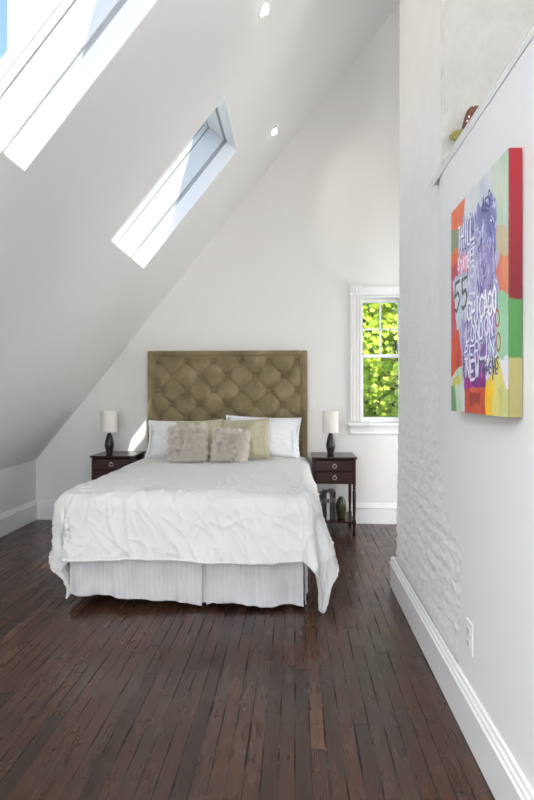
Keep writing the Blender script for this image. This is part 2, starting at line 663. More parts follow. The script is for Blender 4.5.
wbox(m, 0.865 - 0.320, 0.865 + 0.320, WB - 0.036, WB - 0.020, 0.945, 0.975)
wbox(m, 0.865 - 0.320, 0.865 + 0.320, WB - 0.030, WB - 0.020, 0.895, 0.910)
m.build('window_apron', M['trim'], win, bevel=0.003)
# jamb
m = MB()
wbox(m, WX0, WX0 + 0.012, WB - 0.005, WB + 0.17, WZ0, WZ1)
wbox(m, WX1 - 0.012, WX1, WB - 0.005, WB + 0.17, WZ0, WZ1)
wbox(m, WX0, WX1, WB - 0.005, WB + 0.17, WZ1 - 0.012, WZ1)
wbox(m, WX0, WX1, WB + 0.06, WB + 0.19, WZ0 - 0.005, WZ0 + 0.012)
m.build('window_jamb', M['trim'], win)
def sash(z0, z1, y, muntin):
    m = MB()
    x0, x1 = WX0 + 0.012, WX1 - 0.012
    s = 0.020
    wbox(m, x0, x0 + s, y, y + 0.035, z0, z1)
    wbox(m, x1 - s, x1, y, y + 0.035, z0, z1)
    wbox(m, x0 + s, x1 - s, y, y + 0.035, z0, z0 + (0.045 if not muntin else 0.034))
    wbox(m, x0 + s, x1 - s, y, y + 0.035, z1 - 0.034, z1)
    if muntin:
        zm = 1.945
        wbox(m, 0.865 - 0.008, 0.865 + 0.008, y + 0.006, y + 0.030, z0 + 0.03, z1 - 0.03)
        wbox(m, x0 + s, x1 - s, y + 0.006, y + 0.030, zm - 0.008, zm + 0.008)
    f = m.build('window_sash', M['trim'], win, bevel=0.003)
    g = MB()
    wbox(g, x0 + s, x1 - s, y + 0.016, y + 0.020, z0 + 0.03, z1 - 0.03)
    g.build('window_pane', M['glass'], f)
sash(1.655, WZ1 - 0.012, WB + 0.095, True)
sash(WZ0 + 0.012, 1.690, WB + 0.055, False)

# ------------------------------------------------------------------ recessed downlights in the slope
M['bulb'] = NT('lit_bulb').set(Base_Color=(1.0, 0.95, 0.85), Emission_Color=(1.0, 0.90, 0.74), Emission_Strength=9.0).m
M['ring'] = plain('downlight_ring', (0.75, 0.75, 0.74), 0.35, 0.01)
rotm = Matrix((U, Yv, N)).transposed().to_4x4()
for k, yy in enumerate((3.26, 4.78)):
    a = (-0.193 - LX) / math.cos(ANG)
    root = empty('recessed_downlight', P0 + U * a + Yv * yy)
    root.rotation_euler = rotm.to_euler()
    m = MB()
    m.lathe([(0.046, 0.0), (0.048, -0.004), (0.043, -0.007), (0.038, -0.004), (0.038, 0.0)], n=36, cap=False)
    m.build('trim_ring', M['ring'], root, smooth=True)
    # gimbal eyeball, aimed straight down, bulb shows on the upslope side
    m = MB()
    m.lathe([(0.0005, -0.004), (0.0375, -0.003), (0.0375, -0.0005), (0.0005, -0.0005)], n=30, cap=False)
    m.build('baffle', M['ring'], root)
    m = MB()
    m.lathe([(0.024, -0.004), (0.025, -0.014), (0.020, -0.024), (0.011, -0.030), (0.0008, -0.031)], n=24, cap=False)
    m.build('bulb', M['bulb'], root, smooth=True)
    tag(root, ('small lit recessed downlight high in the sloped ceiling, at the top of the picture',
               'small lit recessed downlight beside the upper end of the narrower skylight')[k], 'ceiling light', 'downlights in the sloped ceiling')
    ld = bpy.data.lights.new('downlight_glow', 'SPOT')
    ld.energy = 3
    ld.color = (1.0, 0.86, 0.68)
    ld.spot_size = math.radians(120)
    ld.spot_blend = 0.6
    ld.shadow_soft_size = 0.03
    lo_ = bpy.data.objects.new('downlight_glow', ld)
    C.collection.objects.link(lo_)
    lo_.parent = root
    lo_.location = (-0.01, 0, -0.075)
    lo_.rotation_euler = (0, math.radians(-18), 0)

# ------------------------------------------------------------------ BED
BX, BW = -0.675, 0.76          # centre and half width
Y0B, Y1B = 3.20, 5.235         # foot, head
TOP = 0.665
bed = empty('bed', (BX, 4.2, 0))
bo = Vector((-BX, -4.2, 0))
tag(bed, 'queen bed with a tall olive tufted velvet headboard and white gathered skirt', 'bed')
M['velvet'] = None
t = NT('olive_velvet')
f = t.noise(5, 5, rough=0.6)
lw = t.n('ShaderNodeLayerWeight'); lw.inputs[0].default_value = 0.35
col = t.ramp(f, [(0.25, (0.15, 0.122, 0.060)), (0.5, (0.225, 0.185, 0.100)), (0.75, (0.33, 0.28, 0.17))])
t.set(Base_Color=col, Roughness=0.75)
t.b.inputs['Sheen Weight'].default_value = 0.7
t.b.inputs['Sheen Roughness'].default_value = 0.4
t.b.inputs['Sheen Tint'].default_value = (0.75, 0.65, 0.45, 1)
t.b.inputs['Specular IOR Level'].default_value = 0.2
t.bump(t.noise(420, 2), 0.15, 0.001)
M['velvet'] = t.m

HX0, HX1, HZ0, HZ1 = -1.470, 0.122, 0.20, 1.720
HBY = 5.252                     # front plane of the border
BORD = 0.055
buttons = []
dx, dz = 0.2865, 0.1425
zc = 1.612
r = 0
cxh = (HX0 + HX1) / 2
while zc > 0.55:
    n = 6 if r % 2 == 0 else 5
    for i in range(n):
        buttons.append((cxh + (i - (n - 1) / 2) * dx * 0.965, zc))
    zc -= dz
    r += 1
bdx = dx * 0.965
def tuft(x, z):
    # signed depth: 0 plump, positive = recessed
    best = min((x - bx_) ** 2 + (z - bz_) ** 2 for bx_, bz_ in buttons)
    dd = math.sqrt(best)
    d = 0.040 * math.exp(-(dd / 0.034) ** 1.4) + 0.012 * math.exp(-(dd / 0.11) ** 2)
    # diagonal creases of the diamond lattice
    u = (x - buttons[0][0]) / bdx
    v = (buttons[0][1] - z) / (2 * dz)
    for s in (u + v, u - v):
        e = abs(s - round(s)) * 0.13
        if z < buttons[0][1] + 0.0:
            d += 0.016 * math.exp(-(e / 0.0085) ** 1.2)
    return d
m = MB()
nxh, nzh = 230, 200
ix0, ix1, iz1 = HX0 + BORD, HX1 - BORD, HZ1 - 0.05
def hbf(u, v):
    x = ix0 + (ix1 - ix0) * u
    z = 0.55 + (iz1 - 0.55) * v
    e = min(x - ix0, ix1 - x, iz1 - z)
    puff = 0.024 * (1 - math.exp(-max(e, 0) / 0.025))
    y = HBY - puff + tuft(x, z) * min(1, e / 0.03 + 0.0) + 0.002 * noise.noise(Vector((x * 8, z * 8, 0)))
    return Vector((x, y, z)) + bo
m.grid(hbf, nxh, nzh)
hb = None
fr = MB()
def bb3(mb, x0, x1, y0, y1, z0, z1):
    mb.box(x0 + bo.x, x1 + bo.x, y0 + bo.y, y1 + bo.y, z0, z1)
fr = MB()
bb3(fr, HX0 + 0.002, HX1 - 0.002, HBY + 0.02, WB - 0.012, HZ0, HZ1 - 0.002)
hbo = fr.build('headboard', M['velvet'], bed, bevel=0.012)
m.build('tufted_panel', M['velvet'], hbo, smooth=True)
for x0, x1, z0, z1 in ((HX0, HX0 + BORD + 0.003, HZ0, HZ1), (HX1 - BORD - 0.003, HX1, HZ0, HZ1), (HX0 + BORD, HX1 - BORD, HZ1 - 0.052, HZ1)):
    q = MB(); bb3(q, x0, x1, HBY - 0.014, HBY + 0.05, z0, z1)
    q.build('padded_border', M['velvet'], hbo, bevel=0.014, seg=4)
for bx_, bz_ in buttons:
    if bz_ < 0.9:
        continue
    q = MB()
    q.lathe([(0.013, 0.004), (0.012, -0.003), (0.007, -0.006), (0.0008, -0.007)], (bx_ + bo.x, HBY + 0.010 + bo.y, bz_), 12, 'Y')
    q.build('button', M['velvet'], hbo, smooth=True)

M['mattress'] = plain('mattress_ticking', (0.78, 0.77, 0.74), 0.8)
M['darkwood'] = plain('dark_bed_frame', (0.02, 0.015, 0.012), 0.6)
q = MB(); bb3(q, BX - BW + 0.03, BX + BW - 0.03, Y0B + 0.06, Y1B, 0.37, TOP - 0.02)
q.build('mattress', M['mattress'], bed, bevel=0.05, seg=4)
q = MB(); bb3(q, BX - BW + 0.03, BX + BW - 0.03, Y0B + 0.05, Y1B, 0.16, 0.365)
q.build('box_spring', M['mattress'], bed, bevel=0.02)
for sx in (-1, 1):
    for yy in (Y0B + 0.18, Y1B - 0.12):
        q = MB(); q.box(sx * 0.62 - 0.03, sx * 0.62 + 0.03, yy - 4.2 - 0.03, yy - 4.2 + 0.03, 0, 0.16)
        q.build('leg', M['darkwood'], bed)

# skirt: striped cotton panels
t = NT('striped_skirt_cotton')
sep = t.n('ShaderNodeSeparateXYZ'); t.l(t.coord(), sep.inputs[0])
s = t.math('ADD', sep.outputs[0], sep.outputs[1])
w = t.math('SINE', t.math('MULTIPLY', s, 2 * PI / 0.028))
w2 = t.math('SINE', t.math('MULTIPLY', s, 2 * PI / 0.0093))
fac = t.math('ADD', t.math('MULTIPLY', w, 0.09), t.math('MULTIPLY', w2, 0.06))
fac = t.math('ADD', fac, t.noise(6, 4))
t.set(Base_Color=t.ramp(fac, [(0.2, (0.56, 0.55, 0.555)), (0.8, (0.74, 0.73, 0.735))]), Roughness=0.7)
t.bump(t.noise(90, 4, t.mapped((1, 1, 0.3))), 0.4, 0.003)
M['skirt'] = t.m

def skirt_panel(p0, p1, nrm, hem0, hem1, seed, ncols):
    """curtain between plan points p0,p1 (bed local)"""
    q = MB()
    p0, p1, nrm = Vector(p0), Vector(p1), Vector(nrm)
    L = (p1 - p0).length
    def f(u, v):
        p = p0.lerp(p1, u)
        drop = v
        wav = 0.018 * noise.noise(Vector((u * L * 7, seed, 0))) + 0.005 * noise.noise(Vector((u * L * 22, seed, v * 2)))
        hem = hem0 + (hem1 - hem0) * u + 0.020 * noise.noise(Vector((u * L * 4, seed + 5, 0))) + 0.006 * noise.noise(Vector((u * L * 14, seed + 5, 0)))
        z = 0.365 + (hem - 0.365) * v
        o = p + nrm * (wav * (0.3 + v) * 2.0 + 0.012 * v + 0.004 * noise.noise(Vector((u * L * 9, z * 14, seed))))
        return Vector((o.x, o.y, z))
    q.grid(f, int(ncols), 26)
    # bound hem
    pts = [f(i / 120, 1.0) for i in range(121)]
    q.tube(pts, 0.0035, 5)
    ob = q.build('skirt_panel', M['skirt'], bed, smooth=True)
    md = ob.modifiers.new('thickness', 'SOLIDIFY'); md.thickness = 0.002
    return ob
yl = Y0B - 4.2 + 0.005
split = -0.552 - BX
skirt_panel((-BW + 0.055, yl, 0), (split - 0.008, yl - 0.004, 0), (0, -1, 0), 0.085, 0.028, 1.0, 160)
skirt_panel((split + 0.018, yl - 0.002, 0), (BW - 0.035, yl, 0), (0, -1, 0), 0.030, 0.032, 8.0, 170)
skirt_panel((split - 0.06, yl + 0.022, 0), (split + 0.07, yl + 0.022, 0), (0, -1, 0), 0.040, 0.040, 3.0, 16)
skirt_panel((-BW, Y1B - 4.2, 0), (-BW + 0.05, yl + 0.02, 0), (-1, 0, 0), 0.03, 0.055, 5.0, 160)
skirt_panel((BW, Y1B - 4.2, 0), (BW - 0.03, yl + 0.02, 0), (1, 0, 0), 0.03, 0.03, 6.0, 160)

# ------------------------------------------------------------------ duvet
t = NT('white_duvet_cotton')
wr = t.noise(14, 5, rough=0.55)
fine = t.noise(42, 5, rough=0.6)
t.set(Base_Color=t.ramp(t.noise(3, 3), [(0.3, (0.755, 0.75, 0.735)), (0.7, (0.785, 0.78, 0.765))]), Roughness=0.75)
t.bump(t.math('ADD', wr, t.math('MULTIPLY', fine, 0.5)), 0.55, 0.010)
t.b.inputs['Sheen Weight'].default_value = 0.15
M['duvet'] = t.m
du = MB()
RR = 0.105
CX0, CX1 = BX - BW + 0.035, BX + BW - 0.035
CYF = Y0B + 0.075
DL, DR, DF = 0.47, 0.47, 0.44
YB = 5.15
def ridge(x, y, s=0.0):
    n1 = noise.noise(Vector((x, y, s)))
    return (1 - abs(n1) * 2.0)
def duvet(u, v):
    a = (CX0 - DL) + (CX1 + DR - CX0 + DL) * u
    dfl = DF * (1 + 0.05 * noise.noise(Vector((a * 1.7, 0, 31.0))) + 0.02 * noise.noise(Vector((a * 7, 0, 35.0))) - 0.03 * (a - BX))
    b = (CYF - dfl) + (YB - CYF + dfl) * v
    ox = 0.0
    sgn = 0
    if a < CX0:
        ox = CX0 - a; sgn = -1
    elif a > CX1:
        ox = a - CX1; sgn = 1
    oy = max(0.0, CYF - b)
    bx_ = min(max(a, CX0), CX1)
    by_ = max(b, CYF)
    d = math.hypot(ox, oy)
    topz = TOP + 0.022
    # side drop shortens towards the head
    headf = max(0, min(1, (b - 3.6) / 1.4))
    if d < 1e-9:
        x, y, z = a, b, topz
        e = min(a - CX0, CX1 - a, b - CYF)
        out = Vector((0, 0, 1))
    else:
        dirx, diry = sgn * ox / d, -oy / d
        corner = min(ox, oy) / max(ox, oy) if ox and oy else 0
        D = d
        if corner:
            D = d * (1 - (-0.15 if sgn < 0 else -0.27) * corner)
        if D < RR * PI / 2:
            o_ = RR * math.sin(D / RR); dn = RR * (1 - math.cos(D / RR))
        else:
            r_ = D - RR * PI / 2
            fl_ = 0.17 if (sgn != 0 and ox > oy) else 0.16
            if sgn > 0 and ox > 0:
                fl_ = 0.30 * (1 - 0.6 * corner)
            if sgn < 0 and corner:
                fl_ = 0.12
            fl_ *= (1 - 0.7 * headf)
            o_ = RR + r_ * fl_; dn = RR + r_ * math.sqrt(max(0, 1 - fl_ * fl_))
            if sgn < 0 and corner:
                corner = corner ** 0.6
                o1 = RR + 0.02 * math.sin(PI * min(1, r_ / 0.46)) - 0.05 * max(0, r_ - 0.3)
                o_ = o_ * (1 - corner) + o1 * corner
                dn = dn * (1 - corner) + (RR + r_ * 0.93) * corner
        # folds
        hang = min(1, dn / 0.35)
        ph = (a * 1.0 if oy > ox else b * 1.0)
        fold = 0.0
        if ox and oy:
            ang = math.atan2(oy, ox)
            fold = math.sin(ang * 5.0 + (1.2 if sgn > 0 else 0.3)) * 0.030 * hang * math.sin(2 * ang) + 0.018 * noise.noise(Vector((ang * 4, D * 3, sgn))) * hang
        fold += 0.022 * hang * noise.noise(Vector((a * 4.2, b * 4.2, 2.0)))
        o_ += fold * (1 - headf)
        o_ = o_ * (1 - headf) + min(o_, 0.088) * headf
        footl = max(0.0, min(1.0, (3.65 - b) / 0.5)) if sgn < 0 else 0.0
        x = bx_ + dirx * o_ + 0.05 * footl * hang
        y = by_ + diry * o_
        z = topz - dn
        out = Vector((dirx * min(1, dn / RR), diry * min(1, dn / RR), max(0, 1 - dn / RR))).normalized()
    # plump puffiness + wrinkles
    w = 0.016 * noise.noise(Vector((a * 1.9, b * 1.9, 0.3)))
    nearf = max(0.0, min(1.0, (4.3 - b) / 0.9))
    w += (0.003 + 0.005 * nearf) * noise.noise(Vector((a * 6.5, b * 5.0, 4.0)))
    wa = a + 0.10 * noise.noise(Vector((a * 2.3, b * 2.3, 11.0)))
    wb = b + 0.12 * noise.noise(Vector((a * 2.7, b * 2.1, 15.0)))
    k1 = max(0.0, min(1.0, 0.5 + 1.6 * noise.noise(Vector((a * 3.1, b * 3.1, 21.0)))))
    k2 = 1.0 - k1
    w += (0.0010 + 0.0125 * nearf) * k1 * max(0, ridge(wa * 8.5 + wb * 1.5, wb * 2.2, 7.0)) ** 5
    w += (0.0015 + 0.0120 * nearf) * k2 * max(0, ridge(wa * 4.6 - wb * 5.2, wb * 2.4 + wa * 1.6, 17.0)) ** 6
    w += (0.0008 + 0.0075 * nearf) * max(0, ridge(wa * 9.0 + wb * 9.5, wb * 4.0 - wa * 3.0, 27.0)) ** 7
    w += 0.0030 * nearf * noise.noise(Vector((a * 26, b * 13, 4.0)))
    p = Vector((x, y, z)) + out * w
    # side by the head: tucked close
    p.z = max(p.z, 0.012)
    return p
NU, NV = 300, 300
du.grid(duvet, NU, NV)
dv = du.build('duvet', M['duvet'], smooth=True)
md = dv.modifiers.new('thickness', 'SOLIDIFY'); md.thickness = 0.014; md.offset = -1
tag(dv, 'rumpled white duvet spread over the bed and hanging over its foot', 'duvet')
# stitched hem along the edge
hm = MB()
pts = [duvet(i / 300, 0.0) for i in range(0, 301)]
hm.tube([p + Vector((0, -0.001, 0.0)) for p in pts], 0.0065, 6)
for uu in (0.0, 1.0):
    pts = [duvet(uu, i / 200) for i in range(201)]
    hm.tube(pts, 0.0065, 6)
hm.build('hem', M['duvet'], dv, smooth=True)

# ------------------------------------------------------------------ pillows
M['sham'] = plain('white_pillow_cotton', (0.84, 0.845, 0.86), 0.75, 0.02, 4, 0.3, 30)
t = NT('pale_olive_velvet')
t.set(Base_Color=t.ramp(t.noise(7, 4), [(0.3, (0.40, 0.365, 0.23)), (0.7, (0.55, 0.51, 0.36))]), Roughness=0.6)
t.b.inputs['Sheen Weight'].default_value = 0.5
t.bump(t.noise(35, 4), 0.2, 0.004)
M['olive'] = t.m
M['fur'] = plain('cream_long_fur', (0.97, 0.93, 0.87), 0.8, 0.03, 40)
mf = M['fur'].node_tree
tb = mf.nodes.new('ShaderNodeBsdfTranslucent'); tb.inputs[0].default_value = (0.97, 0.94, 0.90, 1)
mxf = mf.nodes.new('ShaderNodeMixShader'); mxf.inputs[0].default_value = 0.5
mf.links.new(mf.nodes['Principled BSDF'].outputs[0], mxf.inputs[1]); mf.links.new(tb.outputs[0], mxf.inputs[2])
mf.links.new(mxf.outputs[0], mf.nodes['Material Output'].inputs[0])
M['embroidery'] = plain('grey_embroidery', (0.62, 0.64, 0.70), 0.7)

def pillow_pt(u, v, side, w, h, t, seed, pinch=0.07):
    """u,v in -1..1"""
    x = w / 2 * u * (1 - pinch * (1 - v * v) * abs(u) ** 3)
    z = h / 2 * v * (1 - pinch * (1 - u * u) * abs(v) ** 3)
    th = t / 2 * (max(0, 1 - abs(u) ** 2.6) * max(0, 1 - abs(v) ** 2.6)) ** 0.42
    wr = 0.018 * noise.noise(Vector((u * 2.2, v * 2.2, seed))) + 0.007 * noise.noise(Vector((u * 7, v * 6, seed + 3)))
    y = side * th + wr * (th / (t / 2)) ** 0.5
    return Vector((x, y, z))

def pillow(name, mat, loc, rot, w, h, t, seed, flange=0.0):
    q = MB()
    n = 44
    for side in (-1, 1):
        q.grid(lambda u, v: pillow_pt(2 * u - 1, 2 * v - 1, side, w, h, t, seed), n, n)
    bmesh.ops.remove_doubles(q.bm, verts=q.bm.verts, dist=0.0006)
    # corded seam / flange
    ring_ = []
    k = 40
    for i in range(k): ring_.append((-1 + 2 * i / k, -1))
    for i in range(k): ring_.append((1, -1 + 2 * i / k))
    for i in range(k): ring_.append((1 - 2 * i / k, 1))
    for i in range(k): ring_.append((-1, 1 - 2 * i / k))
    pts = [pillow_pt(a, b, 0, w, h, t, seed) for a, b in ring_]
    if flange:
        prev = None; rows = []
        for p in pts:
            d = Vector((p.x / (w / 2), 0, p.z / (h / 2)))
            d = Vector((max(-1, min(1, d.x * 1.02)) ** 7, 0, max(-1, min(1, d.z * 1.02)) ** 7))
            if d.length < 1e-4: d = Vector((p.x, 0, p.z))
            d = d.normalized() if d.length < 1 else d
            wv = 0.006 * noise.noise(Vector((p.x * 20, p.z * 20, seed)))
            rows.append((q.bm.verts.new(p - d * 0.012), q.bm.verts.new(p + d * flange * (0.9 + 0.1 * math.sin((p.x + p.z) * 160)) + Vector((0, wv, 0)))))
        for i in range(len(rows)):
            a, b = rows[i], rows[(i + 1) % len(rows)]
            q.bm.faces.new((a[0], a[1], b[1], b[0]))
    else:
        q.tube(pts + [pts[0]], 0.004, 6)
    return q.build(name, mat, smooth=True, loc=loc, rot=rot)

def R(d): return math.radians(d)
ZT = 0.700
p = pillow('bed_pillow', M['sham'], (-1.080, 5.105, ZT + 0.150), (R(-20), 0, R(0)), 0.68, 0.35, 0.20, 1.0, 0.022)
tag(p, 'white bed pillow at the left end of the headboard, mostly behind other pillows', 'pillow', 'white bed pillows')
def embroider(par, sx):
    q = MB()
    for off_, amp in ((0.288, 0.010), (0.306, 0.007)):
        pts = []
        for i in range(44):
            z = -0.15 + 0.30 * i / 59
            x = sx * (off_ + amp * math.sin(z * 95))
            pp = pillow_pt(x / 0.35, z / 0.195, -1, 0.70, 0.37, 0.20, 1.0)
            pts.append(pp + Vector((0, -0.004, 0)))
        q.tube(pts, 0.0022, 5)
    e = q.build('embroidery', M['embroidery'], par, smooth=True)
    e['label'] = 'grey scalloped embroidery'
embroider(p, -1)
p2 = pillow('bed_pillow', M['sham'], (-0.310, 5.100, ZT + 0.172), (R(-20), R(2), R(1)), 0.70, 0.39, 0.20, 1.0, 0.022)
tag(p2, 'white bed pillow at the right end of the headboard, beside the olive cushion', 'pillow', 'white bed pillows')
embroider(p2, 1)
p = pillow('cushion', M['olive'], (-0.885, 4.915, ZT + 0.172), (R(-20), R(-3), 0), 0.44, 0.37, 0.10, 5.0)
tag(p, 'pale olive velvet cushion, left one, mostly hidden behind the shaggy cushions', 'cushion', 'olive velvet cushions')
p = pillow('cushion', M['olive'], (-0.455, 4.905, ZT + 0.176), (R(-20), R(-3), R(-3)), 0.44, 0.38, 0.10, 9.0)
tag(p, 'pale olive velvet cushion with a clear right side, leaning on the right white pillow', 'cushion', 'olive velvet cushions')

def fur_cushion(loc, rot, w, h, t, seed, label, count):
    base = pillow('shaggy_cushion', M['fur'], loc, rot, w, h, t, seed)
    tag(base, label, 'cushion', 'cream shaggy cushions')
    q = MB()
    RM = base.rotation_euler.to_matrix()
    rng = random.Random(int(seed))
    bm = q.bm
    for i in range(count):
        u, v = rng.uniform(-1, 1), rng.uniform(-1, 1)
        if rng.random() < 0.22:
            if rng.random() < 0.5: u = rng.choice((-1, 1)) * rng.uniform(0.93, 1)
            else: v = rng.choice((-1, 1)) * rng.uniform(0.93, 1)
        side = -1 if rng.random() < 0.85 else 1
        p = pillow_pt(u, v, side, w, h, t, seed)
        n_ = Vector((u * abs(u) ** 2 * 0.9, side * (1.05 - max(abs(u), abs(v)) ** 4 * 0.8), v * abs(v) ** 2 * 0.9)).normalized()
        clump = Vector((noise.noise(Vector((u * 4, v * 4, seed))), 0, noise.noise(Vector((u * 4, v * 4, seed + 9))) - 0.25))
        d = (n_ + clump * 1.6 + Vector((rng.uniform(-.5, .5), rng.uniform(-.3, .3), rng.uniform(-.6, .35)))).normalized()
        L = rng.uniform(0.028, 0.058)
        sidev = d.cross(Vector((rng.uniform(-1, 1), rng.uniform(-1, 1), rng.uniform(-1, 1)))).normalized() * rng.uniform(0.0012, 0.0024)
        mid = p + d * L * 0.55
        tip = p + d * L + Vector((0, 0, -0.008)) + clump * 0.006
        if (RM @ tip).z + loc[2] < ZT - 0.012 or (RM @ mid).z + loc[2] < ZT - 0.012:
            continue
        a, b = bm.verts.new(p - sidev), bm.verts.new(p + sidev)
        c, e = bm.verts.new(mid + sidev * 0.8), bm.verts.new(mid - sidev * 0.8)
        g = bm.verts.new(tip)
        bm.faces.new((a, b, c, e)); bm.faces.new((e, c, g))
    me = bpy.data.meshes.new('fur')
    bm.to_mesh(me); bm.free()
    me.materials.append(M['fur'])
    o = bpy.data.objects.new('fur', me); C.collection.objects.link(o); o.parent = base
    return base
fur_cushion((-0.960, 4.725, ZT + 0.155), (R(-20), R(-2), R(4)), 0.315, 0.30, 0.13, 21.0, 'cream shaggy fur cushion, the larger one towards the left, in front of the olive cushion', 14000)
fur_cushion((-0.568, 4.725, ZT + 0.135), (R(-20), R(2), R(-4)), 0.285, 0.255, 0.13, 33.0, 'cream shaggy fur cushion, the lower one towards the right, beside its larger twin', 13000)

# ------------------------------------------------------------------ nightstands
t = NT('mahogany_lacquer')
g = t.noise(10, 5, t.mapped((1, 1, 6)))
t.set(Base_Color=t.ramp(g, [(0.3, (0.022, 0.006, 0.006)), (0.7, (0.046, 0.013, 0.011))]), Roughness=0.22)
t.b.inputs['Specular IOR Level'].default_value = 0.35
M['mahogany'] = t.m
M['pull'] = plain('antique_silver_pull', (0.55, 0.50, 0.45), 0.3, 0.1, metal=1.0)
NX, NYD, NH = 0.205, 0.43, 0.716
def nightstand():
    root = empty('nightstand', (0, 0, 0))
    # origin: centre of footprint; front at y = -NYD/2
    f, b = -NYD / 2, NYD / 2
    MB().box(-NX, NX, f, b, NH - 0.018, NH).build('top', M['mahogany'], root, bevel=0.004)
    q = MB()
    z0, z1 = 0.470, NH - 0.018
    q.box(-NX + 0.012, -NX + 0.030, f + 0.015, b - 0.01, z0, z1)
    q.box(NX - 0.030, NX - 0.012, f + 0.015, b - 0.01, z0, z1)
    q.box(-NX + 0.030, NX - 0.030, b - 0.03, b - 0.01, z0, z1)
    q.box(-NX + 0.030, NX - 0.030, f + 0.022, b - 0.03, z0, z0 + 0.012)
    q.box(-NX + 0.030, NX - 0.030, f + 0.016, f + 0.030, z0 + 0.112, z0 + 0.118)
    q.build('case', M['mahogany'], root, bevel=0.002)
    for z in (z0 + 0.014, z0 + 0.120):
        d = MB().box(-NX + 0.032, NX - 0.032, f + 0.010, f + 0.026, z, z + 0.096).build('drawer', M['mahogany'], root, bevel=0.003)
        h = MB()
        h.lathe([(0.007, 0), (0.009, -0.006), (0.005, -0.014), (0.0008, -0.015)], (0, f + 0.010, z + 0.062), 14, 'Y')
        h.torus((0, f - 0.002, z + 0.046), 0.017, 0.0028)
        ho = h.build('ring_pull', M['pull'], d, smooth=True)
        ho['label'] = 'silver ring pull'
    for sx in (-1, 1):
        for y in (f + 0.028, b - 0.024):
            q = MB()
            x = sx * (NX - 0.026)
            prof_ = [(0.013, 0), (0.016, 0.02), (0.011, 0.05), (0.013, 0.10), (0.018, 0.108), (0.018, 0.135), (0.012, 0.145), (0.015, 0.26), (0.016, 0.40), (0.010, 0.418), (0.018, 0.430), (0.010, 0.442), (0.016, 0.452), (0.016, 0.472)]
            q.lathe(prof_, (x, y, 0), 16)
            q.build('leg', M['mahogany'], root, smooth=True)
    MB().box(-NX + 0.016, NX - 0.016, f + 0.018, b - 0.012, 0.112, 0.128).build('shelf', M['mahogany'], root, bevel=0.003)
    return root
nsr = nightstand()
NRX, NRY = 0.360, 4.868 + NYD / 2
nsr.location = (NRX, NRY, 0)
tag(nsr, 'dark mahogany nightstand right of the bed, showing two drawers and an open shelf', 'nightstand', 'nightstands beside the bed')
nsl = copy_tree(nsr)
NLX, NLY = -1.705, 4.868 + NYD / 2
nsl.location = (NLX, NLY, 0)
tag(nsl, 'dark mahogany nightstand left of the bed, its lower half hidden by the duvet', 'nightstand', 'nightstands beside the bed')

# ------------------------------------------------------------------ lamps
M['lampbase'] = plain('black_ribbed_ceramic', (0.022, 0.020, 0.018), 0.35, 0.2, 20)
t = NT('ivory_lampshade')
t.set(Base_Color=t.ramp(t.noise(200, 2), [(0.3, (0.80, 0.77, 0.70)), (0.7, (0.84, 0.81, 0.75))]), Roughness=0.8)
t.b.inputs['Transmission Weight'].default_value = 0.0
t.b.inputs['Subsurface Weight'].default_value = 0.15
t.b.inputs['Subsurface Radius'].default_value = (0.02, 0.02, 0.02)
M['shade'] = t.m
def lamp():
    root = empty('table_lamp', (0, 0, 0))
    q = MB()
    n = 48
    prof_ = [(0.026, 0.0), (0.029, 0.006), (0.034, 0.030), (0.042, 0.062), (0.044, 0.085), (0.040, 0.115), (0.032, 0.150), (0.024, 0.178), (0.018, 0.192), (0.018, 0.200)]
    rings = []
    dense = []
    for (r0, h0), (r1, h1) in zip(prof_, prof_[1:]):
        for k in range(5):
            dense.append((r0 + (r1 - r0) * k / 5, h0 + (h1 - h0) * k / 5))
    dense.append(prof_[-1])
    q.lathe([(r * (1 + 0.015 * (i % 2)), h) for i, (r, h) in enumerate(dense)], (0, 0, 0), n)
    q.build('lamp_base', M['lampbase'], root, smooth=True)
    MB().lathe([(0.006, 0.198), (0.006, 0.30)], (0, 0, 0), 12).build('stem', M['pull'], root)
    q = MB()
    rr = 0.076
    q.lathe([(rr, 0.208), (rr, 0.415), (rr - 0.002, 0.415), (rr - 0.002, 0.208), (rr, 0.208)], (0, 0, 0), 48, cap=False)
    sh = q.build('lamp_shade', M['shade'], root, smooth=True)
    md = sh.modifiers.new('es', 'EDGE_SPLIT'); md.split_angle = R(40)
    q = MB()
    for a in (0, PI / 3 * 2, PI / 3 * 4):
        q.tube([(0, 0, 0.295), (rr * math.cos(a), rr * math.sin(a), 0.295)], 0.0015, 5)
    q.build('shade_holder', M['pull'], root)
    return root
l1 = lamp()
l1.location = (0.340, 5.115, NH)
tag(l1, 'black ribbed table lamp with ivory drum shade on the nightstand near the window', 'lamp', 'table lamps on the nightstands')
l2 = copy_tree(l1)
l2.location = (-1.790, 5.06, NH)
tag(l2, 'black ribbed table lamp with ivory drum shade on the nightstand under the slope', 'lamp', 'table lamps on the nightstands')

